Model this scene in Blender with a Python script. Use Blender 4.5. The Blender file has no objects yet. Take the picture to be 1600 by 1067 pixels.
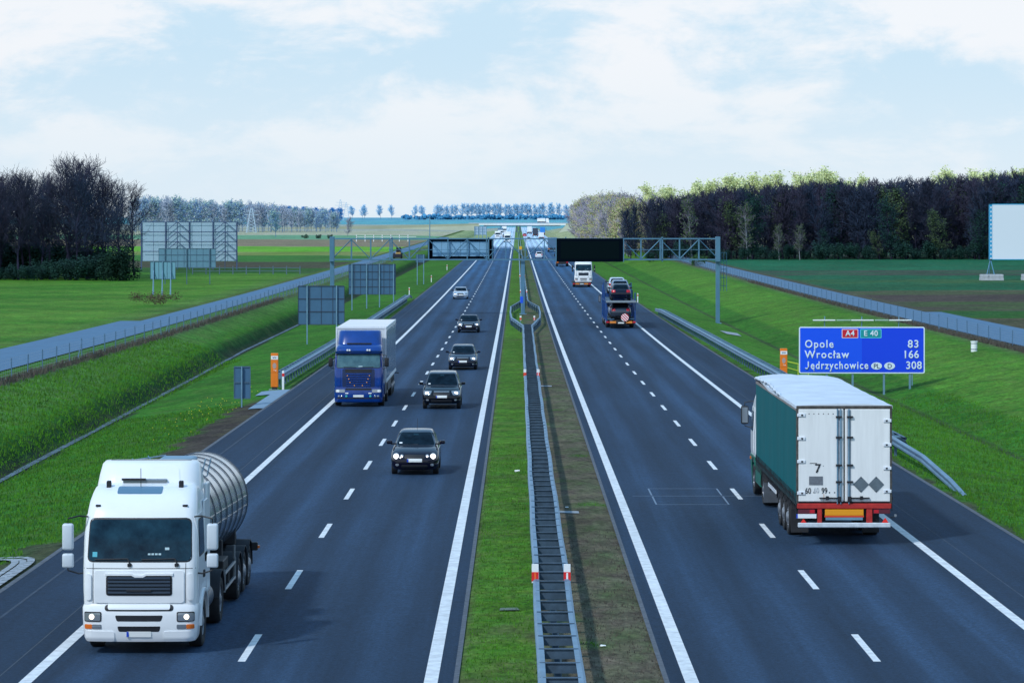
import bpy, bmesh, math, random
import numpy as np
from mathutils import Vector, Matrix
R = math.radians
PI = math.pi
S = bpy.context.scene
COL = S.collection
random.seed(7)
rng = np.random.default_rng(7)
F = 4690.0            # focal length in photograph pixels
CAMZ = 8.65

# ------------------------------------------------------------------ terrain
_hy = [-200, 0, 56, 100, 150, 230, 337, 500, 670, 938, 1340, 1737, 2100, 2600, 3500, 9000]
_hh = [8.0, 8.42, 8.64, 8.83, 9.05, 9.34, 9.42, 9.28, 9.0, 8.45, 7.65, 6.75, 5.7, 4.0, 0.0, 0.0]
_gy = np.arange(-200, 9000, 10.0)
_gz = CAMZ - np.interp(_gy, _hy, _hh)
_k = np.ones(9) / 9
_gzs = np.convolve(np.pad(_gz, 4, mode='edge'), _k, mode='valid')
def zr(y):
    return float(np.interp(y, _gy, _gzs))
def zra(y):
    return np.interp(y, _gy, _gzs)
_fy = [-200, 60, 150, 340, 600, 800, 1200, 1640, 1800, 2600, 3500, 5000, 9000]
_fh = [7.5, 7.7, 8.1, 8.5, 8.25, 7.95, 6.9, 5.6, 4.6, 0.6, -3.6, -4.5, -5]
def zfield(y):
    return CAMZ - np.interp(y, _fy, _fh)
def ditchL(y): return float(np.interp(y, [50, 114, 238, 400], [-19.0, -19.6, -21.6, -22]))
def smooth(t):
    t = min(1, max(0, t)); return t * t * (3 - 2 * t)
def ground_z(x, y):
    r = zr(y)
    if x < -12.2:
        dl = ditchL(y)
        if x > dl:
            t = (-12.2 - x) / (-12.2 - dl)
            z = r - 0.02 - 0.98 * t ** 1.25
        elif x > -26.1:
            t = (dl - x) / (dl + 26.1)
            w_ = (dl - x); W_ = dl + 26.1
            z = r - 1.0 + (0.62 * smooth(w_ / 1.3)) + 1.28 * max(0, (w_ - .5) / (W_ - .5)) ** .9
        else:
            z = r + 0.9
        w = smooth((-x - 30) / 40) if x < -30 else 0
    elif x > 13.85:
        dr = 21.3
        if x < dr:
            t = (x - 13.85) / (dr - 13.85)
            z = r - 0.02 - 1.03 * t ** 1.3
        elif x < 32.5:
            t = (x - dr) / (32.5 - dr)
            z = r - 1.05 + 1.85 * (1 - (1 - t) ** 1.5) + 0.12 * math.sin(y * 0.05 + x * 0.3) * t * (1 - t)
        else:
            z = r + 0.8
        w = smooth((x - 40) / 40) if x > 40 else 0
    elif -1.12 < x < 2.78:
        z = r + 0.03 * math.sin((x + 1.12) / 3.9 * PI); w = 0
    else:
        z = r - 0.03; w = 0
    if y < 2310 and -12.2 <= x <= 13.85: return z
    # ditches fade out in the far distance where the corridor meets the fields
    if y > 1900:
        w = max(w, smooth((y - 1900) / 900))
    if w > 0:
        z = z * (1 - w) + float(zfield(y)) * w
    return z
def ydist(ypx, h):       # distance at which something h below the camera shows at row ypx
    return F * h / (ypx - 345.0)
def xat(xpx, D): return (xpx - 808.0) * D / F

# ------------------------------------------------------------------ materials
MATS = {}
def mat(name, col, rough=0.6, metal=0.0, var=0.0, vscale=3.0, bump=0.0, bscale=40.0, spec=0.5,
        emit=None, estr=0.0, coat=0.0, col2=None, alpha=None, stretch=(1, 1, 1)):
    if name in MATS: return MATS[name]
    m = bpy.data.materials.new(name); m.use_nodes = True
    nt = m.node_tree; b = nt.nodes['Principled BSDF']
    b.inputs['Roughness'].default_value = rough
    b.inputs['Metallic'].default_value = metal
    b.inputs['Specular IOR Level'].default_value = spec
    b.inputs['Coat Weight'].default_value = coat
    c = (*col, 1)
    if var > 0 or col2:
        tc = nt.nodes.new('ShaderNodeTexCoord'); mp = nt.nodes.new('ShaderNodeMapping')
        mp.inputs['Scale'].default_value = stretch
        nt.links.new(tc.outputs['Object'], mp.inputs['Vector'])
        n = nt.nodes.new('ShaderNodeTexNoise'); n.inputs['Scale'].default_value = vscale
        n.inputs['Detail'].default_value = 5; n.inputs['Roughness'].default_value = 0.65
        nt.links.new(mp.outputs[0], n.inputs['Vector'])
        rp = nt.nodes.new('ShaderNodeValToRGB')
        d = col2 if col2 else tuple(max(0, k * (1 - var)) for k in col)
        rp.color_ramp.elements[0].position = 0.3; rp.color_ramp.elements[0].color = (*d, 1)
        rp.color_ramp.elements[1].position = 0.65; rp.color_ramp.elements[1].color = c
        nt.links.new(n.outputs['Fac'], rp.inputs['Fac'])
        nt.links.new(rp.outputs['Color'], b.inputs['Base Color'])
    else:
        b.inputs['Base Color'].default_value = c
    if bump > 0:
        tc2 = nt.nodes.new('ShaderNodeTexCoord')
        n2 = nt.nodes.new('ShaderNodeTexNoise'); n2.inputs['Scale'].default_value = bscale; n2.inputs['Detail'].default_value = 4
        nt.links.new(tc2.outputs['Object'], n2.inputs['Vector'])
        bp = nt.nodes.new('ShaderNodeBump'); bp.inputs['Strength'].default_value = bump; bp.inputs['Distance'].default_value = 0.02
        nt.links.new(n2.outputs['Fac'], bp.inputs['Height']); nt.links.new(bp.outputs['Normal'], b.inputs['Normal'])
    if emit:
        b.inputs['Emission Color'].default_value = (*emit, 1); b.inputs['Emission Strength'].default_value = estr
    MATS[name] = m
    return m
WHITE = mat('white_paint', (0.84, 0.86, 0.88), 0.28, var=0.05, vscale=1.3, coat=0.4)
WHITE2 = mat('white_plastic', (0.76, 0.80, 0.85), 0.4, var=0.06)
BLACK = mat('black_plastic', (0.012, 0.014, 0.02), 0.55, var=0.4, vscale=6)
DARK = mat('dark_chassis', (0.022, 0.025, 0.033), 0.7, var=0.5, vscale=4)
RUB = mat('tyre_rubber', (0.018, 0.019, 0.022), 0.85, var=0.3, vscale=9)
RIM = mat('steel_rim', (0.34, 0.36, 0.40), 0.4, 0.6, var=0.4, vscale=8)
GLASS = mat('dark_glass', (0.003, 0.012, 0.024), 0.07, var=0.0, spec=0.2, col2=(0.016, 0.055, 0.085), vscale=1.6)  # paler mottling is reflection painted into the glass colour
CGLASS = mat('car_glass', (0.002, 0.006, 0.012), 0.1, spec=0.07, col2=(0.008, 0.022, 0.038), vscale=3.0)
GLASSB = mat('teal_tinted_glass', (0.04, 0.10, 0.13), 0.08, col2=(0.085, 0.18, 0.21), vscale=2.5, spec=0.5)
STEEL = mat('galvanised_steel', (0.19, 0.35, 0.48), 0.5, 0.3, var=0.25, vscale=2.0)
STEELD = mat('weathered_steel', (0.09, 0.17, 0.26), 0.6, 0.3, var=0.35, vscale=3.0)
PLATE = mat('number_plate', (0.80, 0.82, 0.80), 0.4)
EUB = mat('plate_blue_strip', (0.01, 0.06, 0.5), 0.4)
LAMP = mat('headlight_lit', (0.9, 0.9, 0.9), 0.2, emit=(1.0, 0.86, 0.62), estr=2.2)
LAMPW = mat('car_headlight_lit', (0.9, 0.9, 0.9), 0.2, emit=(0.95, 0.97, 1.0), estr=2.2)
LENS = mat('lamp_lens', (0.32, 0.36, 0.40), 0.12, 0.5, spec=0.8)
ORNG = mat('orange_lens', (0.75, 0.16, 0.02), 0.3)
REDL = mat('red_lens', (0.55, 0.015, 0.03), 0.25)
BLUEP = mat('blue_paint', (0.002, 0.046, 0.27), 0.22, var=0.25, vscale=2, coat=0.5)
REDP = mat('red_paint', (0.55, 0.03, 0.025), 0.5, var=0.35, vscale=5)
ORNP = mat('orange_paint', (0.90, 0.21, 0.01), 0.45, var=0.12, vscale=3)
REDREF = mat('red_reflective', (0.75, 0.02, 0.02), 0.4)
WHT = mat('white_reflective', (0.85, 0.87, 0.88), 0.4)
CONC = mat('concrete', (0.34, 0.38, 0.42), 0.85, var=0.3, vscale=3, bump=0.3)

# ------------------------------------------------------------------ object helpers
def mesh_obj(name, verts, faces, m, parent=None, smooth=None, loc=None):
    me = bpy.data.meshes.new(name)
    me.from_pydata([tuple(v) for v in verts], [], faces); me.update()
    if smooth is not None:
        for p in me.polygons: p.use_smooth = True
        me.set_sharp_from_angle(angle=R(smooth))
    if m: me.materials.append(m)
    o = bpy.data.objects.new(name, me); COL.objects.link(o)
    if parent: o.parent = parent
    if loc: o.location = loc
    return o
def bm_obj(name, bm, m, parent=None, smooth=None, loc=None):
    bmesh.ops.recalc_face_normals(bm, faces=bm.faces)
    me = bpy.data.meshes.new(name); bm.to_mesh(me); bm.free()
    if smooth is not None:
        for p in me.polygons: p.use_smooth = True
        me.set_sharp_from_angle(angle=R(smooth))
    if m: me.materials.append(m)
    o = bpy.data.objects.new(name, me); COL.objects.link(o)
    if parent: o.parent = parent
    if loc: o.location = loc
    return o
def tag(o, label=None, cat=None, group=None, kind=None):
    if label: o['label'] = label
    if cat: o['category'] = cat
    if group: o['group'] = group
    if kind: o['kind'] = kind
    return o
def thing(name, label, cat, loc=(0, 0, 0), rz=0, group=None, rx=0):
    o = bpy.data.objects.new(name, None); COL.objects.link(o)
    o.location = loc; o.rotation_euler = (rx, 0, rz); o.empty_display_size = 0.3
    return tag(o, label, cat, group)
def dup(root, loc=None, rz=None, label=None, group=None, scale=None):
    def cp(o, par):
        c = o.copy(); COL.objects.link(c)
        if par: c.parent = par
        for ch in KIDS.get(o.name, []): cp(ch, c)
        return c
    KIDS = {}
    def walk(o):
        KIDS[o.name] = list(o.children)
        for ch in o.children: walk(ch)
    walk(root)
    r = cp(root, None)
    if loc is not None: r.location = loc
    if rz is not None: r.rotation_euler = (r.rotation_euler[0], 0, rz)
    if label: r['label'] = label
    if group: r['group'] = group
    if scale is not None: r.scale = scale
    return r
def box(bm, x0, x1, y0, y1, z0, z1, bev=0.0, seg=1):
    v = [bm.verts.new((x, y, z)) for z in (z0, z1) for y in (y0, y1) for x in (x0, x1)]
    fs = [(0, 2, 3, 1), (4, 5, 7, 6), (0, 1, 5, 4), (2, 6, 7, 3), (0, 4, 6, 2), (1, 3, 7, 5)]
    f = [bm.faces.new([v[i] for i in q]) for q in fs]
    if bev > 0:
        ed = list({e for q in f for e in q.edges})
        bmesh.ops.bevel(bm, geom=ed, offset=bev, segments=seg, affect='EDGES', profile=0.5)
def boxes(name, lst, m, parent=None, bev=0.0, smooth=None, seg=1):
    bm = bmesh.new()
    for b in lst: box(bm, *b, bev=bev, seg=seg)
    return bm_obj(name, bm, m, parent, smooth)
def tube(bm, pts, r, n=8, cap=True):
    pts = [Vector(p) for p in pts]
    rs = r if isinstance(r, (list, tuple)) else [r] * len(pts)
    rings = []
    for i, p in enumerate(pts):
        d = (pts[min(i + 1, len(pts) - 1)] - pts[max(i - 1, 0)]).normalized()
        up = Vector((0, 0, 1)) if abs(d.z) < 0.9 else Vector((1, 0, 0))
        a = d.cross(up).normalized(); b = d.cross(a).normalized()
        rings.append([bm.verts.new(p + (a * math.cos(2 * PI * k / n) + b * math.sin(2 * PI * k / n)) * rs[i]) for k in range(n)])
    for i in range(len(rings) - 1):
        for k in range(n):
            bm.faces.new((rings[i][k], rings[i][(k + 1) % n], rings[i + 1][(k + 1) % n], rings[i + 1][k]))
    if cap:
        bm.faces.new(rings[0][::-1]); bm.faces.new(rings[-1])
def bars(name, segs, r, m, parent=None, n=6):
    bm = bmesh.new()
    for s in segs: tube(bm, s, r, n)
    return bm_obj(name, bm, m, parent, 40)
def lathe_x(bm, prof, n=28, cx=0, cy=0, cz=0):
    # prof: list of (x, radius); axis along x
    rings = []
    for (x, r) in prof:
        rings.append([bm.verts.new((cx + x, cy + r * math.cos(2 * PI * k / n), cz + r * math.sin(2 * PI * k / n))) for k in range(n)])
    for i in range(len(rings) - 1):
        for k in range(n):
            bm.faces.new((rings[i][k], rings[i][(k + 1) % n], rings[i + 1][(k + 1) % n], rings[i + 1][k]))
    for rg, p in ((rings[0], prof[0]), (rings[-1], prof[-1])):
        if p[1] > 1e-4:
            bm.faces.new(rg)
def sweep(bm, prof, path, closed=False, cap=True):
    # prof: (sideways, up) points; path: 3D points
    P = [Vector(p) for p in path]; rings = []
    for i, p in enumerate(P):
        d = (P[min(i + 1, len(P) - 1)] - P[max(i - 1, 0)]); d.z = 0; d.normalize()
        s = Vector((d.y, -d.x, 0))
        rings.append([bm.verts.new(p + s * a + Vector((0, 0, b))) for a, b in prof])
    n = len(prof)
    for i in range(len(rings) - 1):
        for k in range(n if closed else n - 1):
            bm.faces.new((rings[i][k], rings[i][(k + 1) % n], rings[i + 1][(k + 1) % n], rings[i + 1][k]))
    if closed and cap:
        bm.faces.new(rings[0][::-1]); bm.faces.new(rings[-1])

# ------------------------------------------------------------------ vehicle shell
class Shell:
    """body made of rounded outlines stacked in height: (z, yfront, yback, halfwidth, rfront, rback, bow)"""
    def __init__(s, secs): s.s = secs; s.z = [a[0] for a in secs]
    def at(s, z):
        return [float(np.interp(z, s.z, [a[k] for a in s.s])) for k in range(7)]
    def front(s, x, z):
        _, yf, yb, hw, rf, rb, bow = s.at(z); a = min(abs(x), hw)
        y = yf + bow * (a / hw) ** 2
        if a > hw - rf: y += rf - math.sqrt(max(0, rf * rf - (a - hw + rf) ** 2))
        return y
    def back(s, x, z):
        _, yf, yb, hw, rf, rb, bow = s.at(z); a = min(abs(x), hw)
        y = yb - bow * 0.5 * (a / hw) ** 2
        if a > hw - rb: y -= rb - math.sqrt(max(0, rb * rb - (a - hw + rb) ** 2))
        return y
    def side(s, y, z):
        _, yf, yb, hw, rf, rb, bow = s.at(z)
        x = hw
        if y < yf + bow + rf:
            d = min(rf, yf + bow + rf - y); x = hw - rf + math.sqrt(max(0, rf * rf - d * d))
        if y > yb - bow * .5 - rb:
            d = min(rb, y - (yb - bow * .5 - rb)); x = hw - rb + math.sqrt(max(0, rb * rb - d * d))
        return x
    def ring(s, z, N=9, M=5, K=10):
        _, yf, yb, hw, rf, rb, bow = s.at(z); out = []
        for i in range(N):
            x = -(hw - rf) + 2 * (hw - rf) * i / (N - 1); out.append((x, yf + bow * (x / hw) ** 2))
        for i in range(1, M + 1):
            a = PI / 2 * i / M; x = hw - rf + rf * math.sin(a); out.append((x, yf + bow * min(1, x / hw) ** 2 + rf - rf * math.cos(a)))
        ya, yc = yf + bow + rf, yb - bow * .5 - rb
        for i in range(1, K): out.append((hw, ya + (yc - ya) * i / K))
        for i in range(0, M + 1):
            a = PI / 2 * i / M; x = hw - rb + rb * math.cos(a); out.append((x, yb - bow * .5 * min(1, x / hw) ** 2 - rb + rb * math.sin(a)))
        for i in range(1, N - 1):
            x = (hw - rb) - 2 * (hw - rb) * i / (N - 1); out.append((x, yb - bow * .5 * (x / hw) ** 2))
        for i in range(0, M + 1):
            a = PI / 2 * i / M; x = hw - rb + rb * math.sin(a); out.append((-x, yb - bow * .5 * min(1, x / hw) ** 2 - rb + rb * math.cos(a)))
        for i in range(1, K): out.append((-hw, yc + (ya - yc) * i / K))
        for i in range(0, M):
            a = PI / 2 * i / M; x = hw - rf + rf * math.cos(a); out.append((-x, yf + bow * min(1, x / hw) ** 2 + rf - rf * math.sin(a)))
        return out
    def bmesh(s, zs=None):
        bm = bmesh.new(); rings = []
        for z in (zs or s.z):
            rings.append([bm.verts.new((x, y, z)) for x, y in s.ring(z)])
        n = len(rings[0])
        for i in range(len(rings) - 1):
            for k in range(n):
                bm.faces.new((rings[i][k], rings[i][(k + 1) % n], rings[i + 1][(k + 1) % n], rings[i + 1][k]))
        bm.faces.new(rings[0][::-1]); bm.faces.new(rings[-1])
        return bm
    def build(s, name, m, parent, zs=None, smooth=42): return bm_obj(name, s.bmesh(zs), m, parent, smooth)
    def patch(s, name, where, z0, z1, a0, a1, m, parent, off=0.008, r=0.05, thick=0.02, tap=(0, 0), nu=12, nv=10, smooth=40):
        """a plate following the shell; where = front/back/side/-side; a0..a1 in x (front/back) or y (sides);
        tap widens/narrows the top: a0 += tap[0], a1 += tap[1] at z1; r rounds the corners"""
        bm = bmesh.new()
        vs = []
        tt = [0, .02, .06, .12, .2] + [(i + 1) / (nv) for i in range(1, nv - 2)] + [.88, .94, .98, 1]
        tt = sorted(set([t for t in tt if 0 <= t <= 1]))
        grid = []; gin = []
        for t in tt:
            z = z0 + (z1 - z0) * t
            l, rr_ = a0 + tap[0] * t, a1 + tap[1] * t
            rr = min(r, (z1 - z0) / 2)
            dz = min(z - z0, z1 - z)
            ins = 0
            if dz < rr: ins = rr - math.sqrt(max(0, rr * rr - (rr - dz) ** 2))
            l += ins; rr_ -= ins
            row = []; row2 = []
            for i in range(nu + 1):
                a = l + (rr_ - l) * i / nu
                if where == 'front':
                    p = Vector((a, s.front(a, z), z)); nrm = Vector((0, s.front(a, z + .02) - s.front(a, z), .02)).cross(Vector((1, 0, 0)));
                    q = Vector((.02, s.front(a + .01, z) - s.front(a - .01, z), 0)); w = Vector((0, s.front(a, z + .01) - s.front(a, z - .01), .02)); nn = q.cross(w)
                elif where == 'back':
                    p = Vector((a, s.back(a, z), z)); q = Vector((.02, s.back(a + .01, z) - s.back(a - .01, z), 0)); w = Vector((0, s.back(a, z + .01) - s.back(a, z - .01), .02)); nn = w.cross(q)
                else:
                    sg = 1 if where == 'side' else -1
                    p = Vector((sg * s.side(a, z), a, z)); nn = Vector((sg * 1.0, 0, -(s.side(a, z + .01) - s.side(a, z - .01)) / .02))
                nn.normalize()
                row.append(bm.verts.new(p + nn * off)); row2.append(bm.verts.new(p - nn * (thick)))
            grid.append(row); gin.append(row2)
        nr = len(grid)
        for i in range(nr - 1):
            for k in range(nu):
                bm.faces.new((grid[i][k], grid[i][k + 1], grid[i + 1][k + 1], grid[i + 1][k]))
        # rim
        for i in range(nr - 1):
            bm.faces.new((grid[i][0], grid[i + 1][0], gin[i + 1][0], gin[i][0]))
            bm.faces.new((grid[i][nu], gin[i][nu], gin[i + 1][nu], grid[i + 1][nu]))
        for k in range(nu):
            bm.faces.new((grid[0][k], gin[0][k], gin[0][k + 1], grid[0][k + 1]))
            bm.faces.new((grid[-1][k], grid[-1][k + 1], gin[-1][k + 1], gin[-1][k]))
        for v in [v for row in gin for v in row if not v.link_faces]: bm.verts.remove(v)
        return bm_obj(name, bm, m, parent, smooth)

def cut(obj, cutters):
    """subtract simple cylinders (cy, cz, r, x0, x1) from a body mesh and bake the result"""
    bm = bmesh.new()
    for (cy, cz, r, x0, x1) in cutters: lathe_x(bm, [(x0, r), (x1, r)], 32, 0, cy, cz)
    bmesh.ops.recalc_face_normals(bm, faces=bm.faces)
    me = bpy.data.meshes.new('cut'); bm.to_mesh(me); bm.free()
    c = bpy.data.objects.new('cut', me); COL.objects.link(c)
    par = obj.parent; obj.parent = None
    md = obj.modifiers.new('b', 'BOOLEAN'); md.object = c; md.operation = 'DIFFERENCE'; md.solver = 'EXACT'
    dg = bpy.context.evaluated_depsgraph_get(); dg.update()
    nm = bpy.data.meshes.new_from_object(obj.evaluated_get(dg))
    obj.modifiers.clear(); obj.data = nm; obj.parent = par
    nm.set_sharp_from_angle(angle=R(38))
    bpy.data.objects.remove(c)
_wcache = {}
def wheel(parent, x, y, r=0.51, w=0.30, kind='truck', dirx=1):
    """x = outer face; dirx = +1 if the outer face looks to +x"""
    key = (round(r, 3), w, kind)
    if key not in _wcache:
        bm = bmesh.new()
        ri = r * (0.56 if kind == 'truck' else 0.64)
        lathe_x(bm, [(-w, ri), (-w, r * .9), (-w * .93, r * .975), (-w * .8, r), (-w * .2, r), (-w * .07, r * .975), (0, r * .9), (0.004, r * .78), (-.012, ri + .02), (-.03, ri), (-w, ri)], 36)
        me = bpy.data.meshes.new('wheel'); bmesh.ops.recalc_face_normals(bm, faces=bm.faces); bm.to_mesh(me); bm.free()
        for p in me.polygons: p.use_smooth = True
        me.set_sharp_from_angle(angle=R(40)); me.materials.append(RUB)
        bm = bmesh.new()
        if kind == 'truck':
            lathe_x(bm, [(-.03, ri), (-.02, ri * .93), (-.09, ri * .85), (-.10, ri * .5), (-.02, ri * .44), (0.01, ri * .2), (.01, 0.0)], 30)
            for k in range(10):
                a = 2 * PI * k / 10; lathe_x(bm, [(-.1, .018), (-.07, .018), (-.07, 0)], 6, 0, ri * .66 * math.cos(a), ri * .66 * math.sin(a))
        elif kind == 'trailer':
            lathe_x(bm, [(-.03, ri), (-.02, ri * .95), (-.03, ri * .8), (-.015, ri * .55), (.02, ri * .45), (.04, ri * .3), (.04, 0.0)], 30)
            for k in range(10):
                a = 2 * PI * k / 10; lathe_x(bm, [(-.04, .018), (.0, .018), (.0, 0)], 6, 0, ri * .68 * math.cos(a), ri * .68 * math.sin(a))
        else:
            lathe_x(bm, [(-.03, ri), (-.015, ri * .94), (-.06, ri * .9), (-.07, ri * .3), (-.04, .0)], 28)
            for k in range(5):
                a = 2 * PI * k / 5; b2 = bmesh.new()
                ca, sa = math.cos(a), math.sin(a); ww = ri * .15
                q = [(-.02, ri * .1 * ca - ww * sa, ri * .1 * sa + ww * ca), (-.02, ri * .1 * ca + ww * sa, ri * .1 * sa - ww * ca),
                     (-.018, ri * .93 * ca + ww * sa, ri * .93 * sa - ww * ca), (-.018, ri * .93 * ca - ww * sa, ri * .93 * sa + ww * ca)]
                f = [bm.verts.new(p) for p in q]; bm.faces.new(f); b2.free()
        me2 = bpy.data.meshes.new('rim'); bmesh.ops.recalc_face_normals(bm, faces=bm.faces); bm.to_mesh(me2); bm.free()
        for p in me2.polygons: p.use_smooth = True
        me2.set_sharp_from_angle(angle=R(40)); me2.materials.append(RIM)
        _wcache[key] = (me, me2)
    me, me2 = _wcache[key]
    o = bpy.data.objects.new('wheel', me); COL.objects.link(o); o.parent = parent
    o.location = (x, y, r); o.rotation_euler = (0, 0, 0 if dirx > 0 else PI)
    q = bpy.data.objects.new('rim', me2); COL.objects.link(q); q.parent = o
    return o
def arch(bm, x0, x1, yc, zc, ri, ro, a0=0, a1=180, n=18):
    rings = []
    for i in range(n + 1):
        a = R(a0 + (a1 - a0) * i / n); c, s_ = math.cos(a), math.sin(a)
        rings.append([bm.verts.new(p) for p in ((x0, yc + ri * c, zc + ri * s_), (x1, yc + ri * c, zc + ri * s_), (x1, yc + ro * c, zc + ro * s_), (x0, yc + ro * c, zc + ro * s_))])
    for i in range(n):
        for k in range(4): bm.faces.new((rings[i][k], rings[i][(k + 1) % 4], rings[i + 1][(k + 1) % 4], rings[i + 1][k]))
    bm.faces.new(rings[0][::-1]); bm.faces.new(rings[-1])
def text_obj(name, s, size, m, parent, loc, rot, align='LEFT', bold=0.0, extrude=0.004, sx=1.0, space=1.0):
    cu = bpy.data.curves.new(name, 'FONT'); cu.body = s; cu.size = size; cu.align_x = align; cu.bevel_depth = bold * .7; cu.bevel_resolution = 0; cu.extrude = extrude
    cu.space_character = space
    t = bpy.data.objects.new(name, cu); COL.objects.link(t)
    dg = bpy.context.evaluated_depsgraph_get(); dg.update()
    me = bpy.data.meshes.new_from_object(t.evaluated_get(dg))
    bpy.data.objects.remove(t)
    me.materials.clear(); me.materials.append(m)
    o = bpy.data.objects.new(name, me); COL.objects.link(o); o.parent = parent; o.location = loc; o.rotation_euler = rot; o.scale = (sx, 1, 1)
    return o
# ================================================================== GROUND
XL = sorted(set(
    [-3500, -2600, -1900, -1400, -1100, -850, -700, -600, -520, -440, -380, -330, -290, -250, -220, -190] +
    list(range(-170, -60, 6)) + list(np.arange(-60, -33, 1.5)) + list(np.arange(-33, -12.3, 0.45)) +
    [-12.45, -12.2, -12.0, -1.3, -1.12] + list(np.arange(-0.9, 2.6, 0.3)) + [2.78, 2.95, 13.65, 13.85, 14.1] +
    list(np.arange(14.5, 36, 0.5)) + list(np.arange(36, 60, 1.5)) + list(range(60, 190, 6)) +
    [190, 220, 250, 290, 330, 380, 440, 520, 600, 700, 850, 1100, 1400, 1900, 2600, 3500]))
YL = [-150, -80, -30, 0, 20, 35]
y = 45.0
while y < 9000:
    YL.append(y); y += max(0.8, y * 0.010 if y < 400 else y * 0.012)
YL = np.array(YL); XL = np.array([float(a) for a in XL])
def lerp(a, b, t): return tuple(a[i] + (b[i] - a[i]) * t for i in range(3))
GR = (0.038, 0.165, 0.012); GRD = (0.018, 0.095, 0.014); GRL = (0.090, 0.220, 0.024); DIRT = (0.058, 0.055, 0.052); DRY = (0.115, 0.105, 0.075)
TEALG = (0.010, 0.105, 0.050)
_ph = [rng.uniform(0, 6.28) for _ in range(40)]
def wob(x, y, s=1.0, k=0):
    return (math.sin(x * s + _ph[k]) + math.sin(y * s * .7 + _ph[k + 1]) + math.sin((x + y) * s * 1.7 + _ph[k + 2]) + math.sin((x - y * .6) * s * 2.3 + _ph[k + 3])) / 4
def stripes(y, tab):
    for y1, c0, c1 in tab:
        if y < y1: return c0, c1
    return tab[-1][1], tab[-1][2]
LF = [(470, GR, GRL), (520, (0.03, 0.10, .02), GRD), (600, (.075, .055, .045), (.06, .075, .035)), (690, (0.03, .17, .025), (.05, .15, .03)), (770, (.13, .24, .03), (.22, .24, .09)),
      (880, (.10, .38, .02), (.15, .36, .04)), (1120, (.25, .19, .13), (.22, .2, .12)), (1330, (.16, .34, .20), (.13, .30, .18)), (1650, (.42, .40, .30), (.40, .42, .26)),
      (2150, (.36, .38, .31), (.33, .36, .31)), (2700, (.13, .38, .42), (.10, .34, .42)), (9000, (.12, .35, .46), (.12, .33, .44))]  # farther bands, here and in RF, painted brighter as sunlit ground
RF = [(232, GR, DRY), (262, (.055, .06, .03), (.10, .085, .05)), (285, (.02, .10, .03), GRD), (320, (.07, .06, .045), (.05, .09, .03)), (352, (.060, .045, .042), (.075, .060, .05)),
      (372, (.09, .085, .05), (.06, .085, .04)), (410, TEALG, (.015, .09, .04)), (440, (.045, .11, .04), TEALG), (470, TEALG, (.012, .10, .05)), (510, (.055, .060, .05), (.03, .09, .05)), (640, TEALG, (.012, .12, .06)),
      (900, (.04, .10, .05), DIRT), (1400, (.30, .30, .18), (.3, .3, .2)), (2050, (.34, .35, .24), (.30, .36, .22)), (2700, (.13, .38, .42), (.10, .32, .42)), (9000, (.12, .35, .46), (.12, .33, .44))]
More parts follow.
